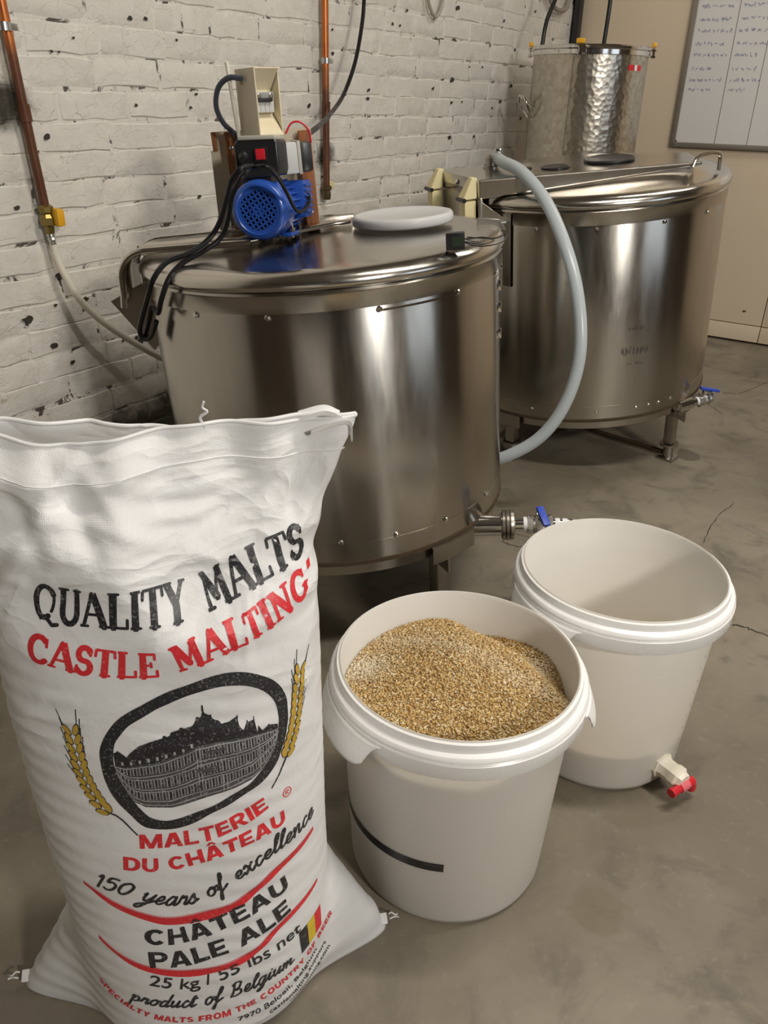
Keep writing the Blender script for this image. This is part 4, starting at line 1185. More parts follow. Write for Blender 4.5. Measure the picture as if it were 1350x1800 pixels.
# black strip thermometer round the front of the malt bucket
vs = []
n = 40
for k in range(n + 1):
    a = math.radians(-195 + (98.5) * k / n)
    zc = .135 - .0 * k
    zc = .1135 + .0150 * (k / n)
    for dz in (-.0080, .0080):
        z = zc + dz
        vs.append(((ro1(z) + .0006) * math.cos(a), (ro1(z) + .0006) * math.sin(a), z))
strip = obj('strip_thermometer', MB().add(vs, [(2 * k, 2 * k + 2, 2 * k + 3, 2 * k + 1) for k in range(n)]), M_BLACKPL, b1)
tx = MB(); rr = random.Random(4)
a = -106.5
while a < -97.5:
    w = rr.uniform(.25, .5)
    for z0, z1 in ((.1300, .1328),):
        q = [((ro1(z) + .0010) * math.cos(math.radians(t)), (ro1(z) + .0010) * math.sin(math.radians(t)), z) for t, z in ((a, z0), (a + w, z0), (a + w, z1), (a, z1))]
        tx.add(q, [(0, 1, 2, 3)])
    a += w + rr.uniform(.12, .25)
a = -108
while a < -97.5:
    q = [((ro1(z) + .0010) * math.cos(math.radians(t)), (ro1(z) + .0010) * math.sin(math.radians(t)), z) for t, z in ((a, .1245), (a + .18, .1245), (a + .18, .1258), (a, .1258))]
    tx.add(q, [(0, 1, 2, 3)]); a += .8
tag(obj('strip_lettering', tx, M_GREYINK, strip, smooth=False), kind='stuff')
# graduation scale down the right side of the second bucket
sc_ = MB()
for k in range(46):
    z = .055 + k * .0052
    w = 2.4 if k % 5 == 0 else 1.3
    q = [((ro2(zz) + .0006) * math.cos(math.radians(t)), (ro2(zz) + .0006) * math.sin(math.radians(t)), zz) for t, zz in ((-38 - w, z), (-38, z), (-38, z + .0011), (-38 - w, z + .0011))]
    sc_.add(q, [(0, 1, 2, 3)])
    if k % 5 == 0:
        for d in (3.0, 3.9):
            q = [((ro2(zz) + .0006) * math.cos(math.radians(t)), (ro2(zz) + .0006) * math.sin(math.radians(t)), zz) for t, zz in ((-38 - d - .5, z - .001), (-38 - d, z - .001), (-38 - d, z + .003), (-38 - d - .5, z + .003))]
            sc_.add(q, [(0, 1, 2, 3)])
tag(obj('litre_scale', sc_, plain('scale_print', (.36, .36, .42), .5), b2, smooth=False), kind='stuff')
# tap of the second bucket
ta = math.radians(-56)
td = Vector((math.cos(ta), math.sin(ta), 0)); tsd = Vector((-td.y, td.x, 0)); q0 = td * (RB + .001) + Vector((0, 0, .043))
tp = obj('tap', MB().rod(q0 - td * .002, q0 + td * .050, [(.024, 0), (.024, .007), (.021, .008), (.0185, .013), (.0185, .026), (.0205, .030), (.0205, .041), (.016, .045), (.014, .052)], 8), M_TAP, b2, angle=25)
lv0 = q0 + td * .050 + Vector((0, 0, -.006))
obj('tap_barrel', MB().rod(lv0 + tsd * .022, lv0 - tsd * .034, [(.0075, 0), (.0085, .004), (.0085, .030), (.0072, .032), (.0072, .048), (.0085, .050), (.0080, .056)], 14), M_RED, tp)
obj('tap_barrel_band', MB().rod(lv0 + tsd * .008, lv0 - tsd * .012, [(.0090, 0), (.0094, .01), (.0090, .020)], 14), plain('pink_plastic', (.72, .16, .18), .35), tp)
obj('tap_lever', MB().rod(lv0 + tsd * .018 + Vector((0, 0, .002)), lv0 + tsd * .024 - Vector((0, 0, .020)), [(.006, 0), (.008, .006), (.0095, .016), (.008, .023)], 12), M_RED, tp)

# crushed malt: a heap of stuff in the first bucket
def malt_h(x, y):
    r = math.hypot(x, y) / .163
    h = .322 + .018 * max(0, 1 - r * r) + .014 * math.exp(-((x + .02) ** 2 + (y - .06) ** 2) / .006)
    h += .006 * math.sin(22 * x + 9 * y) * .5 + .004 * math.sin(37 * y - 15 * x + 1)
    h -= .022 * max(0, r - .62) * max(0, math.sin(math.atan2(y, x)) + .2)
    h -= .020 * math.exp(-(((x - .105) * .78 + (y - .075) * .62) / .022) ** 2) * (1 if r < 1.02 else 1)
    h -= .030 * smooth01((x * -.2 - y - .10) / .06) + .006 * max(0, (x * -.2 - y) / .16)
    return h
def malt_mat():
    t = NT('malt_grist')
    at = t.n('ShaderNodeAttribute'); at.attribute_name = 'tint'
    n = t.noise(t.coord('Object'), 400, 3)
    c = t.mix(t.range(n, .3, .7, 0, .35), at.outputs['Color'], (.62, .47, .24))
    t.base(c); t.set(Roughness=.5)
    return t.m
M_MALT = malt_mat()
rng = np.random.default_rng(5)
NG = 17000
base_r, base_a = .1605 * np.sqrt(rng.random(NG)), rng.random(NG) * 2 * np.pi
gx, gy = base_r * np.cos(base_a), base_r * np.sin(base_a)
gz = np.array([malt_h(a, b) for a, b in zip(gx, gy)]) + rng.uniform(-.0008, .0016, NG)
lim = (RB + (RT - RB) * gz / HB) - .0050
k = np.minimum(1, lim / np.maximum(base_r, 1e-6)); gx *= k; gy *= k
Lg = rng.uniform(.0026, .0048, NG); Wg = rng.uniform(.0010, .0019, NG)
yaw = rng.random(NG) * 2 * np.pi; pit = rng.normal(0, .35, NG)
ux, uy, uz = np.cos(yaw) * np.cos(pit), np.sin(yaw) * np.cos(pit), np.sin(pit)
vx, vy = -np.sin(yaw), np.cos(yaw)
wx, wy, wz = -uz * np.cos(yaw), -uz * np.sin(yaw), np.cos(pit)
ringn = 4
V = np.zeros((NG, 2 + ringn, 3))
C3 = np.stack([gx, gy, gz], 1); U3 = np.stack([ux, uy, uz], 1); V3 = np.stack([vx, vy, 0 * vx], 1); W3 = np.stack([wx, wy, wz], 1)
V[:, 0] = C3 - U3 * Lg[:, None]; V[:, 1] = C3 + U3 * Lg[:, None]
for q in range(ringn):
    a = 2 * np.pi * q / ringn + .4
    V[:, 2 + q] = C3 + V3 * (Wg * np.cos(a))[:, None] + W3 * (Wg * .8 * np.sin(a))[:, None]
fi = []
for q in range(ringn):
    q2 = (q + 1) % ringn
    fi += [(0, 2 + q2, 2 + q), (1, 2 + q, 2 + q2)]
fi = np.array(fi)
Fg = (np.arange(NG)[:, None, None] * (2 + ringn) + fi[None]).reshape(-1, 3)
pal = np.array([(.55, .33, .10), (.66, .45, .17), (.74, .57, .28), (.40, .22, .07), (.84, .72, .48), (.22, .11, .04), (.92, .86, .70)])
pr = np.array([.26, .26, .18, .12, .10, .05, .03])
ci = rng.choice(len(pal), NG, p=pr)
colr = pal[ci] * rng.uniform(.85, 1.15, (NG, 1))
dust = np.exp(-(((gx + .135) ** 2 + (gy - .03) ** 2) / .0011)) + .8 * np.exp(-(((gx - .128) ** 2 + (gy - .055) ** 2) / .0005)) + .35 * np.exp(-((gx * .55 + gy - .045) / .02) ** 2)
dust = np.clip(dust, 0, .85)[:, None]
colr = colr * (1 - dust) + np.array((.86, .79, .63)) * dust
# base surface under the grains
nb, na_ = 22, 64
bv, bf = [], []
for i in range(nb + 1):
    for j in range(na_):
        r = .1612 * i / nb; a = 2 * math.pi * j / na_
        x, y = r * math.cos(a), r * math.sin(a); z = malt_h(x, y) - .0004
        lim_ = RB + (RT - RB) * z / HB - .0030
        if r > lim_: x *= lim_ / r; y *= lim_ / r
        bv.append((x, y, z))
o_ = len(bv)
for j in range(na_):                      # skirt and floor so that the heap is a solid filling
    x, y, z = bv[nb * na_ + j]; bv.append((x * .87, y * .87, .016))
for i in range(nb):
    for j in range(na_):
        j2 = (j + 1) % na_
        bf.append((i * na_ + j, (i + 1) * na_ + j, (i + 1) * na_ + j2, i * na_ + j2))
for j in range(na_):
    j2 = (j + 1) % na_
    bf.append((nb * na_ + j, o_ + j, o_ + j2, nb * na_ + j2))
bf.append(tuple(o_ + j for j in range(na_))[::-1])
me = bpy.data.meshes.new('crushed_malt')
allv = np.concatenate([np.array(bv), V.reshape(-1, 3)])
me.from_pydata(allv.tolist(), [], bf + (Fg + len(bv)).tolist())
me.materials.append(M_MALT)
ca = me.color_attributes.new('tint', 'FLOAT_COLOR', 'POINT')
cc = np.ones((len(allv), 4)); cc[:len(bv), :3] = (.40, .26, .10); cc[len(bv):, :3] = np.repeat(colr, 2 + ringn, 0)
ca.data.foreach_set('color', cc.ravel())
me.update(); me.shade_smooth()
mo = bpy.data.objects.new('crushed_malt', me); COL.objects.link(mo); mo.location = (.10975, .89668, 0)
tag(mo, 'heap of crushed golden malt filling the white bucket', 'malt', None, 'stuff')
# what is left in the bottom of the second bucket, seen only as a shadow through its wall
rm = MB().lathe([(.001, .011), (RB - .010, .011), (RB - .0035, .02), (ro2(.082) - .0032, .082), (.08, .086), (.001, .084)], 64)
ro_ = obj('malt_remainder', rm, plain('malt_layer', (.48, .33, .14), .7, 0, .3, 120)); ro_.location = (.40734, 1.15582, 0)
tag(ro_, 'low layer of malt showing as a shadow through the tapped bucket', 'malt', None, 'stuff')

# sack shape
BU=(0.98077,0.19516);BN=(0.19516,-0.98077)
BC=(-0.4433+0.213*BU[0],0.65746+0.213*BU[1])
def lerp_tab(tab,z):
    if z<=tab[0][0]: return tab[0][1]
    for (a,va),(b,vb) in zip(tab,tab[1:]):
        if z<=b:
            t=(z-a)/(b-a); t=t*t*(3-2*t); return va+(vb-va)*t
    return tab[-1][1]
TA=[(0,.150),(.05,.166),(.12,.172),(.3,.169),(.5,.168),(.64,.166),(.72,.176),(.785,.198)]
TL=[(0,.140),(.05,.146),(.12,.148),(.2,.152),(.3,.158),(.42,.163),(.5,.165),(.64,.167),(.72,.178),(.785,.20)]
TB=[(0,.122),(.04,.136),(.12,.135),(.3,.125),(.45,.115),(.58,.10),(.68,.075),(.74,.048),(.785,.024)]
CREASES=[([(0.162, 0.755), (0.1297, 0.7331), (0.0945, 0.7091), (0.0508, 0.6951), (0.0, 0.6951)], -0.006, 0.009), ([(0.1482, 0.753), (0.1098, 0.7231), (0.0787, 0.7071)], 0.005, 0.007), ([(0.1374, 0.765), (0.0982, 0.757), (0.0444, 0.751), (0.0, 0.757)], -0.004, 0.005), ([(0.1251, 0.751), (0.0813, 0.7391), (0.028, 0.7411), (-0.0094, 0.747)], -0.004, 0.005), ([(0.1191, 0.7391), (0.0696, 0.7271), (0.0221, 0.7291), (-0.0049, 0.7331)], 0.004, 0.005), ([(0.1016, 0.7251), (0.053, 0.7151), (0.0109, 0.7191)], -0.004, 0.005), ([(0.0789, 0.7111), (0.0403, 0.7071), (-0.0048, 0.7111)], 0.0035, 0.005), ([(-0.0839, 0.771), (-0.0671, 0.7451), (-0.0486, 0.7011), (-0.0383, 0.6771)], -0.006, 0.01), ([(-0.0542, 0.771), (-0.0327, 0.7311), (-0.0048, 0.6951)], 0.004, 0.008), ([(-0.1188, 0.7451), (-0.0971, 0.7111), (-0.0879, 0.6711)], -0.005, 0.01), ([(-0.1226, 0.7211), (-0.0732, 0.7171), (-0.0238, 0.7071), (0.0296, 0.6811)], 0.004, 0.006), ([(0.0296, 0.6811), (0.0645, 0.6612), (0.103, 0.6672)], 0.0035, 0.006), ([(0.1554, 0.7311), (0.1425, 0.7031), (0.1434, 0.6771)], -0.004, 0.006), ([(0.166, 0.7111), (0.1535, 0.6911), (0.1302, 0.6492)], 0.0035, 0.006), ([(0.0391, 0.6791), (0.0775, 0.6871), (0.1157, 0.6871), (0.1508, 0.7031)], -0.003, 0.006), ([(0.0723, 0.6312), (0.0759, 0.6052), (0.0673, 0.5593)], -0.0016, 0.003), ([(0.0902, 0.6392), (0.0898, 0.6032), (0.0853, 0.5613)], 0.0016, 0.003), ([(0.1042, 0.6472), (0.1026, 0.6052), (0.0949, 0.5633)], -0.0016, 0.003), ([(-0.131, 0.6652), (-0.1017, 0.6512), (-0.0782, 0.6652)], 0.003, 0.008), ([(0.0854, 0.6572), (0.1186, 0.6432), (0.1538, 0.6392)], 0.0025, 0.005), ([(-0.1632, 0.4814), (-0.1066, 0.5433), (-0.0732, 0.5433)], 0.002, 0.006), ([(0.1048, 0.5273), (0.1349, 0.5193), (0.1576, 0.4894)], 0.002, 0.005)]
_CB=[(q,a,w,min(p[0] for p in q)-3*w,max(p[0] for p in q)+3*w,min(p[1] for p in q)-3*w,max(p[1] for p in q)+3*w) for q,a,w in CREASES]
def wr(x,z,fr):
    # wrinkles (m): x in [-.2,.2], z height; fr = front/back weight
    up=max(0,min(1,(z-.5)/.15)); lo=1-up
    w=0.0034*up*math.sin(38*(z+.55*x)+2.1*math.sin(13*x))*math.sin(9*x+7*z+.6)
    w+=0.0020*up*math.sin(95*(z-.35*x)+3*math.sin(21*x+4*z))*(.5+.5*math.sin(17*x-11*z))
    w+=0.0007*lo*math.sin(260*z+8*math.sin(11*x))*(.6+.4*math.sin(31*x))
    # diagonal creases: from right collar down-left
    d=(z-.70)-.9*(x-.13); w-=0.006*math.exp(-(d/.016)**2)*max(0,min(1,(.17-x)/.05))*max(0,min(1,(x-.0)/.06))
    d=(z-.665)+.12*(x+.05); w+=0.004*math.exp(-(d/.02)**2)*max(0,min(1,(.06-x)/.08))
    d=(z-.70)-1.5*(x+.10); w+=0.004*math.exp(-(d/.014)**2)*max(0,min(1,(z-.58)/.06))*(1 if x<.1 else 0)
    if fr:
        for q,a,cw,x0,x1,z0,z1 in _CB:
            if x0<x<x1 and z0<z<z1:
                best=9.;tb=0
                n=len(q)-1
                for i in range(n):
                    (ax,az),(bx,bz)=q[i],q[i+1]
                    ex,ez=bx-ax,bz-az
                    t=max(0.,min(1.,((x-ax)*ex+(z-az)*ez)/(ex*ex+ez*ez+1e-12)))
                    d=math.hypot(x-ax-ex*t,z-az-ez*t)
                    if d<best: best=d;tb=(i+t)/n
                w+=a*math.exp(-(best/cw)**2)*(max(0.,math.sin(math.pi*tb))**.5)
    return w
def bag_local(th,z,off=0.0,ear=True):
    """th=0 right, -pi/2 front; returns local x (right), y (toward back), z"""
    a=lerp_tab(TA if math.cos(th)>=0 else TL,z);b=lerp_tab(TB,z)
    c,s=math.cos(th),math.sin(th)
    e=2/2.25
    x=a*math.copysign(abs(c)**e,c); y=b*math.copysign(abs(s)**e,s)
    # normal approx
    nx,ny=c/a,s/b; L=math.hypot(nx,ny); nx/=L;ny/=L
    w=wr(x,z,1 if s<0 else 0)+off
    x+=nx*w;y+=ny*w
    if ear and z<.17:
        t=1-z/.17
        k=t**1.15*(.105 if c>0 else .098)*abs(c)**22
        x+=math.copysign(k,c); 
    if z>.6:
        q=(z-.6)/.185; k=max(0,min(1,(x+.03)/.11)); k=k*k*(3-2*k); y*=1-.88*q*k
    return x,y,z
def bag_world(th,z,off=0.0):
    x,y,zz=bag_local(th,z,off)
    return (BC[0]+x*BU[0]-y*BN[0],BC[1]+x*BU[1]-y*BN[1],zz)

# print layout on the sack: (s, z) in metres
outer = [(-0.0625, 0.4774), (-0.0598, 0.4934), (-0.0498, 0.5113), (-0.0364, 0.5253), (-0.0172, 0.5353), (0.0046, 0.5453), (0.0339, 0.5553), (0.0578, 0.5593), (0.0813, 0.5553), (0.1007, 0.5453), (0.1167, 0.5313), (0.1274, 0.5113), (0.13, 0.4914), (0.128, 0.4694), (0.1199, 0.4454), (0.109, 0.4255), (0.0926, 0.4135), (0.0738, 0.4055), (0.0509, 0.3975), (0.0244, 0.3875), (0.0025, 0.3815), (-0.0168, 0.3835), (-0.0312, 0.3895), (-0.0419, 0.4055), (-0.0535, 0.4235), (-0.0607, 0.4474)]
inner = [(-0.0469, 0.4934), (-0.0409, 0.5034), (-0.0302, 0.5153), (-0.012, 0.5253), (0.0046, 0.5333), (0.029, 0.5413), (0.0536, 0.5453), (0.0787, 0.5413), (0.0946, 0.5333), (0.1084, 0.5193), (0.1157, 0.5054), (0.1184, 0.4874), (0.1161, 0.4694), (0.1113, 0.4534), (0.1002, 0.4354), (0.086, 0.4215), (0.0653, 0.4115), (0.0418, 0.4035), (0.021, 0.3975), (-0.0024, 0.3935), (-0.0135, 0.3955), (-0.0235, 0.4015), (-0.0329, 0.4155), (-0.0405, 0.4334), (-0.0465, 0.4534), (-0.0497, 0.4734)]
roof = [(-0.0468, 0.4854), (-0.0439, 0.4874), (-0.0378, 0.4814), (-0.0363, 0.4794), (-0.0333, 0.4834), (-0.0238, 0.4914), (-0.012, 0.4954), (0.0066, 0.4994), (0.0085, 0.5034), (0.0175, 0.5054), (0.0292, 0.5074), (0.0339, 0.5133), (0.0385, 0.5153), (0.0401, 0.5233), (0.0416, 0.5193), (0.0462, 0.5153), (0.0507, 0.5094), (0.0551, 0.5074), (0.0566, 0.5034), (0.0652, 0.5034), (0.0734, 0.5074), (0.0749, 0.4954), (0.079, 0.4894), (0.083, 0.4974), (0.0909, 0.4974), (0.0936, 0.4914), (0.0935, 0.4774), (0.0987, 0.4814), (0.1062, 0.4854), (0.116, 0.4814)]
eave = [(-0.0482, 0.4694), (-0.0393, 0.4674), (-0.0237, 0.4694), (-0.0045, 0.4714), (0.0175, 0.4774), (0.0308, 0.4834), (0.0537, 0.4834), (0.0694, 0.4814), (0.0922, 0.4794), (0.116, 0.4754)]
base = [(-0.036, 0.4215), (-0.0251, 0.4135), (0.0, 0.4095), (0.021, 0.4135), (0.0538, 0.4175), (0.086, 0.4235), (0.1002, 0.4354)]
BARLEY_L = [(-0.0918, 0.5253), (-0.0893, 0.5153), (-0.0867, 0.5034), (-0.0853, 0.4814), (-0.0823, 0.4534), (-0.0741, 0.4255), (-0.0632, 0.4075), (-0.0534, 0.4015), (-0.0372, 0.3775)]
BARLEY_R = [(0.1524, 0.5453), (0.1499, 0.5313), (0.1452, 0.5113), (0.1425, 0.4874), (0.1373, 0.4634), (0.1282, 0.4394), (0.1212, 0.4235), (0.1055, 0.3995)]
R1 = [(-0.1092, 0.2976), (-0.0767, 0.2737), (-0.0415, 0.2557), (-0.0177, 0.2477), (0.0194, 0.2477), (0.0586, 0.2537), (0.1087, 0.2796), (0.1645, 0.2956)]
R2 = [(-0.1057, 0.2097), (-0.0692, 0.1818), (-0.0246, 0.1658), (0.0196, 0.1598), (0.0667, 0.1658), (0.1114, 0.1918), (0.1703, 0.2057)]
QM = [(-0.1069, 0.6272), (-0.0687, 0.6212), (-0.0384, 0.6192), (-0.0066, 0.6172), (0.0439, 0.6172), (0.0729, 0.6232), (0.1043, 0.6332), (0.1326, 0.6412), (0.1633, 0.6492)]
CM = [(-0.1188, 0.5853), (-0.0909, 0.5793), (-0.0642, 0.5733), (-0.0287, 0.5673), (0.0085, 0.5653), (0.0306, 0.5713), (0.0689, 0.5813), (0.0988, 0.5873), (0.1317, 0.5992), (0.1685, 0.6112)]
ML = [(-0.0369, 0.3595), (0.0104, 0.3575), (0.054, 0.3615), (0.1006, 0.3755)]
DCL = [(-0.0577, 0.3296), (-0.0098, 0.3256), (0.0511, 0.3336), (0.121, 0.3436)]
Y150 = [(-0.0959, 0.2996), (-0.064, 0.2916), (-0.0211, 0.2737), (0.0159, 0.2717), (0.0481, 0.2836), (0.0945, 0.3036), (0.1655, 0.3176)]
CH = [(-0.0487, 0.2137), (-0.0077, 0.2117), (0.0438, 0.2217), (0.1206, 0.2397)]
PA = [(-0.047, 0.1758), (-0.0041, 0.1758), (0.0607, 0.1858), (0.1215, 0.2017)]
KG = [(-0.0516, 0.1458), (-0.0022, 0.1358), (0.052, 0.1438), (0.1348, 0.1558)]
PB = [(-0.0787, 0.1119), (-0.0123, 0.1019), (0.0345, 0.1019), (0.0696, 0.1059), (0.1211, 0.1099)]
SP = [(-0.1263, 0.1178), (-0.0819, 0.0919), (-0.0337, 0.0759), (0.0323, 0.0699), (0.0906, 0.0790), (0.15, 0.0950), (0.2, 0.1140)]
B1L = [(0.045, 0.052), (0.10, 0.058), (0.165, 0.082)]
B2L = [(0.085, 0.038), (0.13, 0.047), (0.185, 0.073)]
B3L = [(0.115, 0.026), (0.15, 0.036), (0.192, 0.056)]
FLAG = [(0.1312, 0.1538), (0.1746, 0.1590), (0.1749, 0.1225), (0.1348, 0.1120)]
RMARK = (0.124, 0.3835)
# ------------------------------------------------------------------ the malt sack
def smooth01(t):
    t = max(0.0, min(1.0, t)); return t * t * (3 - 2 * t)
def ztop(th):
    """height of the open mouth round the sack: lower and sagging at the front left"""
    x = math.cos(th); fr = math.sin(th) < 0
    if fr:
        sag = .024 * math.exp(-((x + .50) / .40) ** 2)
        return .783 + .010 * smooth01((-x - .1) / .5) - .010 * math.exp(-((x + .42) / .25) ** 2) + .002 * math.sin(7 * x)
    return .786 - .012 * math.exp(-((x - .1) / .35) ** 2) + .006 * smooth01((-x - .3) / .5)
NTH, NV = 300, 190
bag = thing('malt_sack', 'open white woven malt sack with black and red print standing in front', 'sack', None)
vs, fs, uvs = [], [], []
ths = [2 * PI * i / NTH - 1.5 * PI for i in range(NTH)]      # -270 .. 90 deg, front at -90
def sack_pt(th, v, off=0.0):
    zt_ = ztop(th)
    z = v * .785
    if v > .80:
        k = (v - .80) / .20
        z = .80 * .785 + k * (zt_ - .80 * .785)
    x, y, zz = bag_local(th, z, off)
    k = smooth01((v - .80) / .20)
    # flared, folded collar at the right end of the mouth
    if k > 0:
        x += .010 * k * k * max(0, math.cos(th)) ** 6
        y += .004 * k * math.sin(9 * x * 10)
    return Vector((BC[0] + x * BU[0] - y * BN[0], BC[1] + x * BU[1] - y * BN[1], zz))
arc = 0
for j in range(NV + 1):
    v = j / NV
    for i in range(NTH):
        vs.append(sack_pt(ths[i], v))
def arc_row(z):
    P = [Vector(bag_world(t, z)) for t in ths]
    d = [0.0]
    for a, b in zip(P, P[1:]): d.append(d[-1] + (b - a).length)
    return d
arc = arc_row(.4)
for j in range(NV):
    for i in range(NTH):
        i2 = (i + 1) % NTH
        fs.append((j * NTH + i, j * NTH + i2, (j + 1) * NTH + i2, (j + 1) * NTH + i))
        u0, u1 = arc[i], arc[i2] if i2 else arc[-1] * 301 / 300
        z0, z1 = j / NV * .785, (j + 1) / NV * .785
        uvs.append([(u0, z0), (u1, z0), (u1, z1), (u0, z1)])
fs.append(tuple(range(NTH))[::-1]); uvs.append([(0, 0)] * NTH)
obj('sack_body', MB().add(vs, fs, None, uvs), M_BAG, bag, angle=180)
# thickened, turned-over hem round the mouth
hem = [sack_pt(t, 1.0) + Vector((0, 0, -.0005)) for t in ths]
obj('mouth_hem', MB().tube(hem, .0022, 6, closed=True), M_BAG, bag, angle=180)
# rolled fold along the closed right half of the mouth, ending in the flared ears
def flap(pts, wid, name, curl):
    P = catmull([Vector(p) for p in pts], 6); v2 = []
    for i, p in enumerate(P):
        t = i / (len(P) - 1)
        for q in range(7):
            a = -curl * .5 + curl * q / 6
            v2.append(p + Vector((BN[0], BN[1], 0)) * (wid * math.sin(a)) + Vector((0, 0, wid * (1 - math.cos(a)))))
    f2 = [(i * 7 + q, i * 7 + q + 1, i * 7 + q + 8, i * 7 + q + 7) for i in range(len(P) - 1) for q in range(6)]
    obj(name, MB().add(v2, f2), M_BAG, bag, angle=180)
e0 = sack_pt(0, 1.0)
rt = Vector((BU[0], BU[1], 0)); fr_ = Vector((BN[0], BN[1], 0))
flap([e0 - rt * .045 + Vector((0, 0, -.020)), e0 - rt * .02 + Vector((0, 0, -.012)), e0 - rt * .006 + Vector((0, 0, -.013)), e0 - rt * .004 + Vector((0, 0, -.030))], .011, 'folded_ear', 2.6)
flap([e0 - rt * .055 - fr_ * .006 + Vector((0, 0, -.008)), e0 - rt * .030 - fr_ * .004 + Vector((0, 0, -.002)), e0 - rt * .014 - fr_ * .002 + Vector((0, 0, -.008))], .009, 'folded_ear', 2.8)
# stitched seam thread just under the rim and the loose thread ends
sm_ = []
for k in range(70):
    t = math.radians(-175 + 172 * k / 69)
    sm_.append(sack_pt(t, .958, .0012 + .0007 * (k % 2)))
obj('seam_thread', MB().tube(sm_, .0007, 5), M_TAPE, bag)
q = sack_pt(math.radians(-74), .995)
obj('loose_thread', MB().tube(catmull([q, q + Vector((-.004, 0, .010)), q + Vector((.003, 0, .016)), q + Vector((-.001, 0, .020)), q + Vector((.001, 0, .026))], 5), [.0016] * 12 + [.0012] * 9, 6), M_TAPE, bag)
def corner(th, sgn):
    c = sack_pt(th, .012)
    o = rt * sgn
    obj('corner_tab', MB().box((0, 0, 0), (.016, .015, .003), Matrix.Translation(c + o * -.001 + Vector((0, 0, .003))) @ rzmat(math.degrees(math.atan2(BU[1], BU[0]))) @ Matrix.Rotation(.5, 4, 'X'), bev=.0012), M_BAG, bag)
    for k in range(2):
        p = c + o * .010 + Vector((0, 0, .006)) - fr_ * (.004 - .008 * k)
        obj('loose_thread', MB().tube(catmull([p, p + o * .004 + Vector((0, 0, .002)), p + o * .009 + fr_ * (.003 - .005 * k), p + o * .013 + Vector((0, 0, -.003 + .004 * k))], 5), .0011, 6), M_TAPE, bag)
corner(0.0, 1); corner(PI, -1)

# ---- printing: everything is drawn in sack coordinates (s across the front, z up) and laid on the cloth
ZR = [k * .005 for k in range(158)]
ROWS = []
for z in ZR:
    T = [math.radians(-182 + 184 * k / 130) for k in range(131)]
    P = [bag_world(t, z) for t in T]
    d = [0.0]
    for a, b in zip(P, P[1:]): d.append(d[-1] + math.dist(a, b))
    m = d[65]
    ROWS.append([(q - m) for q in d])
T0, DT = math.radians(-182), math.radians(184) / 130
def th_at(row, s):
    r = ROWS[row]; lo, hi = 0, 130
    if s <= r[0]: return T0
    if s >= r[130]: return T0 + 130 * DT
    while hi - lo > 1:
        m = (lo + hi) // 2
        if r[m] <= s: lo = m
        else: hi = m
    return T0 + (lo + (s - r[lo]) / (r[hi] - r[lo])) * DT
def on_sack(s, z, off):
    z = max(.003, min(.78, z))
    i = min(155, int(z / .005)); f = z / .005 - i
    t = th_at(i, s) * (1 - f) + th_at(i + 1, s) * f
    # cloth position straight from the same formula as the body (its mouth part is sheared by ztop)
    v = z / .785
    if v > .80:
        zt_ = ztop(t); k = (z - .80 * .785) / max(1e-6, zt_ - .80 * .785)
        v = .80 + .20 * min(1, k)
    return sack_pt(t, v, off)
def print_polys(name, polys, mat, off=.0007, cell=.005, parent=None):
    bm = bmesh.new()
    for p in polys:
        try: bm.faces.new([bm.verts.new((a, b, 0)) for a, b in p])
        except Exception: pass
    xs = [v.co.x for v in bm.verts]; ys = [v.co.y for v in bm.verts]
    for ax, lo, hi in ((0, min(xs), max(xs)), (1, min(ys), max(ys))):
        c = math.ceil(lo / cell) * cell
        while c < hi:
            no = (1, 0, 0) if ax == 0 else (0, 1, 0); co = (c, 0, 0) if ax == 0 else (0, c, 0)
            bmesh.ops.bisect_plane(bm, geom=bm.verts[:] + bm.edges[:] + bm.faces[:], plane_co=co, plane_no=no, dist=1e-6)
            c += cell
    bmesh.ops.triangulate(bm, faces=[f for f in bm.faces if len(f.verts) > 4])
    for v in bm.verts: v.co = on_sack(v.co.x, v.co.y, off)
    return obj(name, MB().from_bm(bm), mat, parent or bag, smooth=False)

class Line:
    """smooth baseline through (s, z) points, addressed by distance along it"""
    def __init__(self, pts, ext=.03):
        p = [Vector((a, b, 0)) for a, b in pts]
        self.L0 = 0
        self.p = catmull(p, 12)
        self.d = [0.0]
        for a, b in zip(self.p, self.p[1:]): self.d.append(self.d[-1] + (b - a).length)
        self.len = self.d[-1]
    def at(self, x, y):
        i = 0
        while i < len(self.d) - 2 and self.d[i + 1] < x: i += 1
        a, b = self.p[i], self.p[i + 1]
        t = (b - a).normalized(); o = a + t * (x - self.d[i]); n = Vector((-t.y, t.x, 0))
        q = o + n * y
        return (q.x, q.y)
def font_polys(txt, bold=0.0, shear=0.0, spacing=1.0):
    cu = bpy.data.curves.new('txt', 'FONT'); cu.body = txt; cu.offset = bold; cu.shear = shear; cu.resolution_u = 4; cu.space_character = spacing
    o = bpy.data.objects.new('txt', cu); COL.objects.link(o)
    dg = bpy.context.evaluated_depsgraph_get()
    me = o.evaluated_get(dg).to_mesh()
    vs = [(v.co.x, v.co.y) for v in me.vertices]
    fs = [[vs[k] for k in p.vertices] for p in me.polygons]
    o.evaluated_get(dg).to_mesh_clear()
    bpy.data.objects.remove(o); bpy.data.curves.remove(cu)
    return fs
def split_poly(fs, n):
    return fs
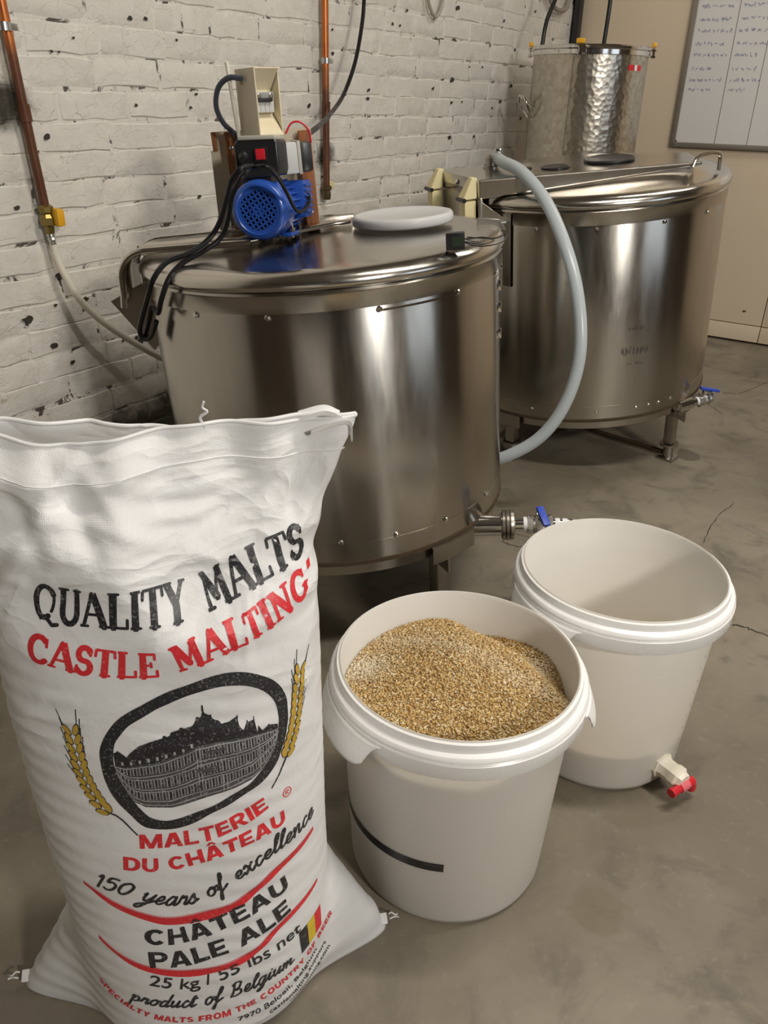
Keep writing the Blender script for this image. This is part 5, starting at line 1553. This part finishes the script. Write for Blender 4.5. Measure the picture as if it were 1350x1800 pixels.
def text(name, txt, line, h, mat, x0=0.0, x1=None, bold=0.02, shear=0.0, cap=.70, spacing=1.0):
    """h = cap height in metres; text is stretched to run from x0 to x1 along the line"""
    fs = font_polys(txt, bold, shear, spacing)
    xs = [p[0] for f in fs for p in f]
    a, b = min(xs), max(xs)
    x1 = line.len if x1 is None else x1
    # cut the long triangles along the run first so that they bend with the baseline
    bm = bmesh.new()
    for f in fs:
        try: bm.faces.new([bm.verts.new((x0 + (px - a) / (b - a) * (x1 - x0), py / cap * h, 0)) for px, py in f])
        except Exception: pass
    c = x0
    while c < x1:
        bmesh.ops.bisect_plane(bm, geom=bm.verts[:] + bm.edges[:] + bm.faces[:], plane_co=(c, 0, 0), plane_no=(1, 0, 0), dist=1e-6); c += .006
    polys = [[line.at(v.co.x, v.co.y) for v in f.verts] for f in bm.faces]
    bm.free()
    return print_polys(name, polys, mat)
def ribbon(pts, w, w2=None):
    out = []
    for i, (a, b) in enumerate(zip(pts, pts[1:])):
        dx, dy = b[0] - a[0], b[1] - a[1]; L = math.hypot(dx, dy)
        if L < 1e-7: continue
        nx, ny = -dy / L, dx / L
        wa = w if w2 is None else w + (w2 - w) * i / max(1, len(pts) - 2)
        out.append([(a[0] - nx * wa / 2, a[1] - ny * wa / 2), (b[0] - nx * wa / 2, b[1] - ny * wa / 2), (b[0] + nx * wa / 2, b[1] + ny * wa / 2), (a[0] + nx * wa / 2, a[1] + ny * wa / 2)])
        out.append([(b[0] + wa / 2 * math.cos(PI * k / 3), b[1] + wa / 2 * math.sin(PI * k / 3)) for k in range(6)])
    return out

# wide heavy grotesque capitals: bars, slanted bars and ring arcs in a box one cap height high
def gb(x0, y0, x1, y1): return [[(x0, y0), (x1, y0), (x1, y1), (x0, y1)]]
def gp(xb, yb, xt, yt, w): return [[(xb - w / 2, yb), (xb + w / 2, yb), (xt + w / 2, yt), (xt - w / 2, yt)]]
def ga(cx, cy, rx, ry, a0, a1, w, h, n=14):
    o = []
    P = lambda a, q: (cx + (rx - w * q) * math.cos(math.radians(a)), cy + (ry - h * q) * math.sin(math.radians(a)))
    for k in range(n):
        a, b = a0 + (a1 - a0) * k / n, a0 + (a1 - a0) * (k + 1) / n
        o.append([P(a, 0), P(b, 0), P(b, 1), P(a, 1)])
    return o
VW, HW = .27, .20
SA = {'A': (1.0, gp(.14, 0, .47, 1, .28) + gp(.86, 0, .53, 1, .28) + gb(.27, .18, .73, .36)),
 'C': (.98, ga(.5, .5, .5, .5, 42, 318, .28, HW)), 'D': (.94, gb(0, 0, VW, 1) + gb(VW, .8, .42, 1) + gb(VW, 0, .42, .2) + ga(.42, .5, .52, .5, -90, 90, .28, HW)),
 'E': (.80, gb(0, 0, VW, 1) + gb(VW, .8, .78, 1) + gb(VW, .41, .72, .59) + gb(VW, 0, .80, .2)), 'F': (.76, gb(0, 0, VW, 1) + gb(VW, .8, .76, 1) + gb(VW, .38, .70, .57)),
 'H': (.96, gb(0, 0, VW, 1) + gb(.69, 0, .96, 1) + gb(VW, .4, .69, .61)), 'I': (.28, gb(0, 0, VW, 1)), 'L': (.76, gb(0, 0, VW, 1) + gb(VW, 0, .76, .21)),
 'M': (1.18, gb(0, 0, .25, 1) + gb(.93, 0, 1.18, 1) + gp(.59, .0, .17, 1, .26) + gp(.59, .0, 1.01, 1, .26)), 'N': (.96, gb(0, 0, .25, 1) + gb(.71, 0, .96, 1) + gp(.80, 0, .16, 1, .27)),
 'O': (1.04, ga(.52, .5, .52, .5, 0, 360, .28, HW, 26)), 'P': (.86, gb(0, 0, VW, 1) + gb(VW, .82, .46, 1) + gb(VW, .38, .46, .56) + ga(.46, .69, .40, .31, -90, 90, .26, .18)),
 'R': (.92, gb(0, 0, VW, 1) + gb(VW, .82, .46, 1) + gb(VW, .40, .46, .58) + ga(.46, .70, .42, .30, -90, 90, .26, .18) + gp(.76, 0, .48, .44, .30)),
 'S': (.88, ga(.43, .715, .42, .285, 30, 270, .27, .19) + ga(.44, .285, .44, .285, 90, -150, .27, .19)), 'T': (.86, gb(.295, 0, .565, 1) + gb(0, .79, .86, 1)),
 'U': (.94, gb(0, .38, VW, 1) + gb(.67, .38, .94, 1) + ga(.47, .40, .47, .40, 180, 360, VW, HW)), 'Y': (.96, gp(.48, .40, .15, 1, .29) + gp(.48, .40, .81, 1, .29) + gb(.345, 0, .615, .46)),
 'B': (.90, gb(0, 0, VW, 1) + gb(VW, .82, .45, 1) + gb(VW, .43, .45, .58) + gb(VW, 0, .45, .19) + ga(.45, .73, .38, .27, -90, 90, .26, .18) + ga(.45, .28, .43, .28, -90, 90, .27, .19)), ' ': (.42, [])}
SA['\u00c2'] = (1.0, SA['A'][1] + gp(.30, 1.07, .50, 1.30, .17) + gp(.70, 1.07, .50, 1.30, .17))
def sans(name, txt, line, h, mat, x0=0.0, x1=None, gap=.09):
    tot = sum(SA[c][0] + gap for c in txt) - gap
    x1 = line.len if x1 is None else x1
    sx = (x1 - x0) / tot
    polys, x = [], x0
    for c in txt:
        for p in SA[c][1]:
            # split tall or wide pieces so that they follow the bent baseline
            (a, b, c_, d) = p
            for k in range(4):
                t0, t1 = k / 4, (k + 1) / 4
                L_ = lambda u, v, t: (u[0] + (v[0] - u[0]) * t, u[1] + (v[1] - u[1]) * t)
                polys.append([line.at(x + qx * sx, qy * h) for qx, qy in (L_(a, b, t0), L_(a, b, t1), L_(d, c_, t1), L_(d, c_, t0))])
        x += (SA[c][0] + gap) * sx
    return print_polys(name, polys, mat, cell=.006)

# slab-serif capitals: strokes in a unit box (width, [(x0, y0, x1, y1, weight)], arcs as point lists, serif bars)
def arcp(cx, cy, rx, ry, a0, a1, n=14):
    return [(cx + rx * math.cos(math.radians(a0 + (a1 - a0) * k / n)), cy + ry * math.sin(math.radians(a0 + (a1 - a0) * k / n))) for k in range(n + 1)]
TH, TN, SF = .25, .105, .10
def ser(x, y, w=.34): return ([(x - w / 2, y), (x + w / 2, y)], SF)
GL = {
 'Q': (.82, [(arcp(.36, .52, .30, .46, 20, 300, 22), TH * .75), ([(.20, .02), (.40, .10), (.66, -.10), (.84, -.06)], TN * 1.3), (arcp(.36, .52, .30, .46, -40, 20, 5), TN)]),
 'U': (.86, [([(.17, .97), (.17, .35)] + arcp(.43, .33, .26, .31, 180, 360, 12) + [(.69, .35), (.69, .97)], TH * .8), ser(.17, .97), ser(.69, .97, .28)]),
 'A': (.90, [([(.08, .03), (.42, .97)], TN * 1.2), ([(.44, .97), (.78, .03)], TH), ([(.22, .34), (.64, .34)], TN), ser(.09, .03, .26), ser(.78, .03, .34)]),
 'L': (.76, [([(.20, .97), (.20, .03)], TH), ser(.20, .97), ([(.04, .035), (.68, .035)], TN), ([(.68, .02), (.68, .26)], TN)]),
 'I': (.44, [([(.20, .97), (.20, .03)], TH), ser(.20, .97), ser(.20, .03)]),
 'T': (.80, [([(.39, .97), (.39, .03)], TH), ser(.39, .03), ([(.05, .965), (.73, .965)], TN), ([(.06, .97), (.04, .74)], TN), ([(.72, .97), (.74, .74)], TN)]),
 'Y': (.82, [([(.12, .97), (.40, .45)], TH), ([(.68, .97), (.40, .45), (.40, .03)], TN * 1.4), ([(.40, .48), (.40, .03)], TH), ser(.40, .03), ser(.12, .97, .28), ser(.68, .97, .24)]),
 'M': (1.04, [([(.16, .03), (.20, .97)], TN * 1.2), ([(.20, .97), (.50, .22)], TH), ([(.50, .22), (.80, .97)], TN), ([(.80, .97), (.84, .03)], TH), ser(.16, .03, .26), ser(.84, .03, .30), ser(.17, .97, .2), ser(.84, .97, .2)]),
 'S': (.66, [(arcp(.32, .735, .215, .235, 20, 250, 12) + arcp(.32, .265, .235, .255, 80, -160, 14)[1:], TH * .85), ([(.53, .97), (.53, .72)], TN), ([(.08, .03), (.08, .30)], TN)]),
 'C': (.80, [(arcp(.42, .5, .33, .47, 45, 315, 20), TH * .85), ([(.68, .97), (.68, .68)], TN)]),
 'E': (.76, [([(.20, .97), (.20, .03)], TH), ([(.04, .965), (.64, .965)], TN), ([(.04, .035), (.68, .035)], TN), ([(.2, .51), (.50, .51)], TN), ([(.64, .98), (.64, .76)], TN), ([(.68, .02), (.68, .26)], TN), ([(.50, .40), (.50, .62)], TN)]),
 'N': (.92, [([(.16, .03), (.16, .97)], TN * 1.2), ([(.16, .97), (.70, .03)], TH), ([(.70, .03), (.70, .97)], TN * 1.2), ser(.14, .97, .26), ser(.16, .03, .28), ser(.70, .97, .28)]),
 'G': (.86, [(arcp(.42, .5, .33, .47, 45, 320, 20), TH * .85), ([(.68, .97), (.68, .70)], TN), ([(.70, .12), (.70, .42)], TH * .8), ([(.54, .42), (.84, .42)], SF)]),
 ' ': (.70, [])}
def serif_text(name, txt, line, h, mat, x0=0.0, x1=None, shrink_end=1.0):
    tot = sum(GL[c][0] for c in txt)
    x1 = line.len if x1 is None else x1
    sx = (x1 - x0) / tot
    polys, x = [], x0
    for c in txt:
        w, strokes = GL[c]
        for pts, wt in strokes:
            q = []
            for a, b in zip(pts, pts[1:]):
                for k in range(3): q.append((a[0] + (b[0] - a[0]) * k / 3, a[1] + (b[1] - a[1]) * k / 3))
            q.append(pts[-1])
            for rb in ribbon([(px, py * h / sx) for px, py in q], wt):
                polys.append([line.at(x + px * sx, py * sx) for px, py in rb])
        x += w * sx
    return print_polys(name, polys, mat, cell=.02)
# joined handwriting: centre lines in units of the x-height
SCR = {
 'y': (.85, [[(.0, .75), (.10, 1.0), (.14, .35), (.32, .1), (.55, .55), (.66, 1.0)], [(.66, 1.0), (.55, .0), (.35, -.75), (.12, -.95), (.08, -.6), (.55, -.1), (.85, .35)]]),
 'e': (.66, [[(.0, .3), (.35, .5), (.48, .8), (.34, 1.0), (.14, .75), (.12, .25), (.34, .02), (.66, .35)]]),
 'a': (.86, [[(.58, .85), (.36, 1.0), (.12, .6), (.14, .12), (.36, .05), (.56, .6), (.62, .95), (.58, .2), (.68, .03), (.86, .3)]]),
 'r': (.62, [[(.0, .3), (.16, 1.0), (.20, .78), (.44, .88), (.40, .2), (.48, .02), (.62, .25)]]),
 's': (.62, [[(.0, .25), (.30, 1.02), (.34, .7), (.44, .25), (.26, .0), (.10, .12)], [(.26, .02), (.62, .3)]]),
 'o': (.74, [[(.38, 1.0), (.12, .7), (.12, .2), (.34, .0), (.56, .35), (.54, .85), (.34, 1.0), (.5, .8), (.74, .85)]]),
 'f': (.66, [[(.0, .3), (.34, 1.3), (.46, 1.95), (.34, 2.05), (.26, 1.5), (.20, .0), (.14, -.95), (.06, -.8), (.20, -.1), (.50, .2), (.66, .35)]]),
 'x': (.74, [[(.0, .75), (.14, 1.0), (.34, .5), (.50, .03), (.74, .3)], [(.58, .98), (.06, .02)]]),
 'c': (.60, [[(.46, .82), (.32, 1.0), (.12, .6), (.14, .15), (.32, .0), (.60, .32)]]),
 'l': (.46, [[(.0, .3), (.34, 1.4), (.34, 1.95), (.20, 1.85), (.12, .6), (.20, .03), (.46, .3)]]),
 'n': (.80, [[(.0, .7), (.10, 1.0), (.12, .0)], [(.12, .3), (.34, .95), (.50, .9), (.50, .2), (.60, .02), (.80, .3)]]),
 'p': (.78, [[(.0, .7), (.12, 1.0), (.06, -.9)], [(.10, .5), (.32, 1.0), (.54, .75), (.50, .2), (.26, .05), (.12, .2)], [(.5, .2), (.78, .3)]]),
 'd': (.84, [[(.54, .8), (.34, 1.0), (.12, .6), (.14, .12), (.34, .04), (.54, .5), (.66, 1.95)], [(.66, 1.95), (.56, .3), (.64, .03), (.84, .3)]]),
 'u': (.82, [[(.0, .75), (.10, 1.0), (.10, .3), (.26, .03), (.48, .5), (.56, 1.0), (.52, .2), (.62, .03), (.82, .3)]]),
 't': (.52, [[(.0, .3), (.28, 1.6), (.18, .2), (.28, .02), (.52, .3)], [(.04, 1.12), (.46, 1.18)]]),
 'B': (1.0, [[(.22, 1.85), (.16, .9), (.06, .0)], [(.0, 1.6), (.34, 2.0), (.70, 1.85), (.62, 1.2), (.26, 1.02), (.70, .9), (.76, .3), (.40, -.02), (.06, .12)]]),
 'g': (.82, [[(.54, .85), (.34, 1.0), (.12, .6), (.14, .15), (.34, .05), (.54, .6), (.60, .95), (.48, -.4), (.26, -.95), (.08, -.75), (.4, -.2), (.82, .3)]]),
 'i': (.44, [[(.0, .3), (.16, 1.0), (.12, .2), (.22, .02), (.44, .3)], [(.19, 1.42), (.21, 1.46)]]),
 'm': (1.12, [[(.0, .7), (.10, 1.0), (.12, .0)], [(.12, .3), (.30, .95), (.42, .85), (.42, .0)], [(.42, .3), (.62, .95), (.76, .85), (.76, .2), (.88, .02), (1.12, .3)]]),
 ' ': (.62, []),
 '1': (.55, [[(.05, 1.25), (.28, 1.6), (.28, .0)]]),
 '5': (.85, [[(.66, 1.6), (.22, 1.58), (.14, .95), (.40, 1.08), (.66, .75), (.60, .2), (.32, .0), (.08, .18)]]),
 '0': (.90, [[(.40, 1.6), (.12, 1.2), (.10, .4), (.36, .0), (.64, .35), (.68, 1.2), (.40, 1.6)]])}
def script_text(name, txt, line, xh, mat, w, x0=0.0, x1=None, slant=.28):
    tot = sum(SCR[c][0] for c in txt)
    x1 = line.len if x1 is None else x1
    sx = (x1 - x0) / tot
    polys, x = [], x0
    for c in txt:
        for st_ in SCR[c][1]:
            sm = [(p.x, p.y) for p in catmull([(a, b, 0) for a, b in st_], 5)]
            sm = [((px) * sx + py * slant * xh, py * xh) for px, py in sm]
            for rb in ribbon(sm, w):
                polys.append([line.at(x + px, py) for px, py in rb])
        x += SCR[c][0] * sx
    return print_polys(name, polys, mat, cell=.02)

lq = Line(QM); serif_text('lettering', 'QUALITY MALTS', lq, .0355, I_BLACK)
lc_ = Line(CM); serif_text('lettering', 'CASTLE MALTING', lc_, .0285, I_RED)
print_polys('trade_mark', font_polys_at('\u00ae', .1655, .632, .012) if False else [[(.1665, .631), (.1720, .6325), (.1715, .6405), (.1660, .639)]], I_RED)
sans('lettering', 'MALTERIE', Line(ML), .0190, I_RED)
sans('lettering', 'DU CH\u00c2TEAU', Line(DCL), .0190, I_RED)
# registered mark: ring and R
rc = RMARK
polys = ribbon([(rc[0] + .0052 * math.cos(2 * PI * k / 20), rc[1] + .0062 * math.sin(2 * PI * k / 20)) for k in range(21)], .0011)
polys += ribbon([(rc[0] - .0015, rc[1] - .003), (rc[0] - .0015, rc[1] + .003), (rc[0] + .001, rc[1] + .003), (rc[0] + .0018, rc[1] + .0015), (rc[0] - .0012, rc[1]), (rc[0] + .002, rc[1] - .003)], .0009)
print_polys('registered_mark', polys, I_RED)
script_text('lettering', '150 years of excellence', Line(Y150), .0130, I_BLACK, .0031)
def swoosh(name, pts, w):
    p = [(q.x, q.y) for q in catmull([(a, b, 0) for a, b in pts], 10)]
    n = len(p); out = []
    for i in range(n - 1):
        k0 = w * (.35 + .65 * math.sin(PI * i / (n - 1)) ** .6); k1 = w * (.35 + .65 * math.sin(PI * (i + 1) / (n - 1)) ** .6)
        (ax, ay), (bx, by) = p[i], p[i + 1]
        out.append([(ax, ay - k0 / 2), (bx, by - k1 / 2), (bx, by + k1 / 2), (ax, ay + k0 / 2)])
        out.append([(ax, ay + k0 / 2 + .0009), (bx, by + k1 / 2 + .0009), (bx, by + k1 / 2 + .0016), (ax, ay + k0 / 2 + .0016)])
    print_polys(name, out, I_RED, cell=.02)
swoosh('red_rule', R1, .0115)
sans('lettering', 'CH\u00c2TEAU', Line(CH), .0245, I_BLACK)
sans('lettering', 'PALE ALE', Line(PA), .0255, I_BLACK)
swoosh('red_rule', R2, .0100)
text('lettering', '25 kg / 55 lbs net', Line(KG), .0185, I_BLACK, bold=.012)
script_text('lettering', 'product of Belgium', Line(PB), .0120, I_BLACK, .0029)
sans('lettering', 'SPECIALTY MALTS FROM THE COUNTRY OF BEER', Line(SP), .0105, I_RED, gap=.14)
for txt, ln in (('7970 Beloeil, Belgium', B1L), ('castlemalting.support', B2L), ('castlemalting.com', B3L)):
    text('lettering', txt, Line(ln), .0095, I_BLACK, bold=.012)
# black, yellow and red flag
f0, f1, f2, f3 = [Vector((*q, 0)) for q in FLAG]      # top left, top right, bottom right, bottom left
for k, m in enumerate((I_BLACK, I_YEL, I_RED)):
    a, b = k / 3, (k + 1) / 3
    tl, tr, br_, bl = f0.lerp(f1, a), f0.lerp(f1, b), f3.lerp(f2, b), f3.lerp(f2, a)
    print_polys('flag_stripe', [[(bl.x, bl.y), (br_.x, br_.y), (tr.x, tr.y), (tl.x, tl.y)]], m)
# ---- emblem: thick rounded ring, the long country house inside it, two ears of barley
def smoothp(p, n=4): return [(q.x, q.y) for q in catmull([(a, b, 0) for a, b in p], n, True)]
def resample(p, n):
    d = [0]
    for a, b in zip(p, p[1:] + p[:1]): d.append(d[-1] + math.dist(a, b))
    out = []
    for k in range(n):
        t = d[-1] * k / n; i = 0
        while d[i + 1] < t: i += 1
        a, b = p[i], p[(i + 1) % len(p)]; f = (t - d[i]) / max(1e-9, d[i + 1] - d[i])
        out.append((a[0] + (b[0] - a[0]) * f, a[1] + (b[1] - a[1]) * f))
    return out
So, Si = smoothp(outer), smoothp(inner)
cx_, cy_ = sum(p[0] for p in So) / len(So), sum(p[1] for p in So) / len(So)
def radial(P, a):
    best = 0
    for (x0, y0), (x1, y1) in zip(P, P[1:] + P[:1]):
        dx, dy = math.cos(a), math.sin(a); ex, ey = x1 - x0, y1 - y0
        den = dx * ey - dy * ex
        if abs(den) < 1e-12: continue
        t = ((x0 - cx_) * ey - (y0 - cy_) * ex) / den; u = ((x0 - cx_) * dy - (y0 - cy_) * dx) / den
        if t > 0 and -1e-6 <= u <= 1 + 1e-6: best = max(best, t)
    return best
NR = 120
ro_p = [(cx_ + radial(So, 2 * PI * k / NR) * math.cos(2 * PI * k / NR), cy_ + radial(So, 2 * PI * k / NR) * math.sin(2 * PI * k / NR)) for k in range(NR)]
ri_p = [(cx_ + radial(Si, 2 * PI * k / NR) * math.cos(2 * PI * k / NR), cy_ + radial(Si, 2 * PI * k / NR) * math.sin(2 * PI * k / NR)) for k in range(NR)]
print_polys('emblem_ring', [[ri_p[k], ro_p[k], ro_p[(k + 1) % NR], ri_p[(k + 1) % NR]] for k in range(NR)], I_BLACK)
def interp(P, x):
    P = sorted(P)
    if x <= P[0][0]: return P[0][1]
    for (a, u), (b, v) in zip(P, P[1:]):
        if x <= b: return u + (v - u) * (x - a) / max(1e-9, b - a)
    return P[-1][1]
XL, XR = -.0485, .1165
NXC = 90
def strip_polys(ftop, fbot, x0=XL, x1=XR, n=NXC):
    out = []
    for k in range(n):
        a, b = x0 + (x1 - x0) * k / n, x0 + (x1 - x0) * (k + 1) / n
        out.append([(a, fbot(a)), (b, fbot(b)), (b, ftop(b)), (a, ftop(a))])
    return out
def in_low(x):      # lower edge of the emblem opening at x
    ys = []
    P = Si
    for (x0, y0), (x1, y1) in zip(P, P[1:] + P[:1]):
        if (x0 - x) * (x1 - x) <= 0 and abs(x1 - x0) > 1e-9: ys.append(y0 + (y1 - y0) * (x - x0) / (x1 - x0))
    return min(ys) if ys else .45
eav = lambda x: interp(eave, x)
bas = lambda x: max(interp(base, x), in_low(x) - .001)
print_polys('house_front', strip_polys(lambda x: max(eav(x), bas(x)), bas), I_DGREY, off=.0006)
roofpts = sorted(roof, key=lambda q: q[0])
rf = lambda x: interp(roofpts, x)
print_polys('house_roof', strip_polys(lambda x: max(rf(x), eav(x) + .0005), eav, n=150), I_BLACK, off=.0008)
lvl = lambda x, t: eav(x) + (bas(x) - eav(x)) * t
pale, dark = [], []
for t in (.04, .27, .34, .58, .64, .84, .93):
    pale += strip_polys(lambda x: lvl(x, t), lambda x: lvl(x, t) - .0011, n=50)
def win(x, t0, t1, w):
    return [(x, lvl(x, t1)), (x + w, lvl(x + w, t1)), (x + w, lvl(x + w, t0)), (x, lvl(x, t0))]
xw = XL + .004
while xw < XR - .004:
    for t0, t1 in ((.08, .22), (.38, .54), (.67, .81)):
        dark.append(win(xw + .0008, t0, t1, .0022))
        pale.append(win(xw - .0002, t0 - .01, t1 + .01, .0009)); pale.append(win(xw + .0030, t0 - .01, t1 + .01, .0007))
    xw += .0062
for x in (.030, .0335, .0535, .0575, .0935):
    pale.append(win(x, .02, .95, .0008))
xw = XL + .006
while xw < .028:                       # dormers in the long roof
    y = eav(xw); dark_h = (rf(xw) - y)
    if dark_h > .008: pale.append([(xw, y + .002), (xw + .0022, y + .002), (xw + .0022, y + .0062), (xw, y + .0062)])
    xw += .0085
print_polys('house_windows', dark, I_BLACK, off=.0009, cell=.02)
print_polys('house_mouldings', pale, I_LGREY, off=.00095, cell=.02)
spikes = []
for x, h, w in ((.0401, .007, .0022), (.0015, .004, .004), (.0185, .004, .005), (.0345, .004, .004), (.047, .004, .003), (.056, .003, .0015), (.0735, .004, .0015), (.0833, .004, .0015), (.0905, .006, .0012), (.1058, .003, .002)):
    y = rf(x) - .002; spikes.append([(x - w / 2, y), (x + w / 2, y), (x + w * .3, y + h), (x - w * .3, y + h)])
print_polys('house_chimneys', spikes, I_BLACK, off=.0008)
def barley(spine, flip, lab):
    P = [(q.x, q.y) for q in catmull([(a, b, 0) for a, b in spine], 10)][::-1]   # from the stalk up
    d = [0]
    for a, b in zip(P, P[1:]): d.append(d[-1] + math.dist(a, b))
    def pt(t):
        t *= d[-1]; i = 0
        while i < len(d) - 2 and d[i + 1] < t: i += 1
        a, b = P[i], P[i + 1]; f = (t - d[i]) / (d[i + 1] - d[i])
        dx, dy = (b[0] - a[0]) / (d[i + 1] - d[i]), (b[1] - a[1]) / (d[i + 1] - d[i])
        return (a[0] + (b[0] - a[0]) * f, a[1] + (b[1] - a[1]) * f), (dx, dy)
    dark, gold, awn = [], [], []
    awn += ribbon([pt(t / 20)[0] for t in range(0, 6)], .0016, .0022)
    for k in range(11):
        t = .24 + .62 * k / 10
        (x, y), (dx, dy) = pt(min(t, .999))
        for sg in (-1, 1):
            L, wd = .0140, .0074 * (1 - .22 * k / 10)
            ca, sa = math.cos(sg * .42), math.sin(sg * .42)
            ux, uy = dx * ca - dy * sa, dx * sa + dy * ca
            ox, oy = x - dy * sg * .0018, y + dx * sg * .0018
            e = lambda s_: [(ox + ux * L * (.5 + .5 * math.cos(q) * s_) - uy * wd * .5 * math.sin(q) * s_, oy + uy * L * (.5 + .5 * math.cos(q) * s_) + ux * wd * .5 * math.sin(q) * s_) for q in [2 * PI * m / 10 for m in range(10)]]
            dark.append(e(1.10)); gold.append(e(.92))
            if k > 3:
                awn += ribbon([(ox + ux * L * .9, oy + uy * L * .9), (ox + ux * L * 1.5 + dx * .010, oy + uy * L * 1.5 + dy * .010)], .0009, .0004)
    print_polys(lab, dark, I_BLACK, off=.0006, cell=.02)
    print_polys('barley_grains', gold, I_GOLD, off=.0009, cell=.02)
    b_ = print_polys('barley_awns', awn, I_BLACK, off=.0007, cell=.02); tag(b_, kind='stuff')
barley(BARLEY_L, 1, 'barley_outline')
barley(BARLEY_R, 1, 'barley_outline')
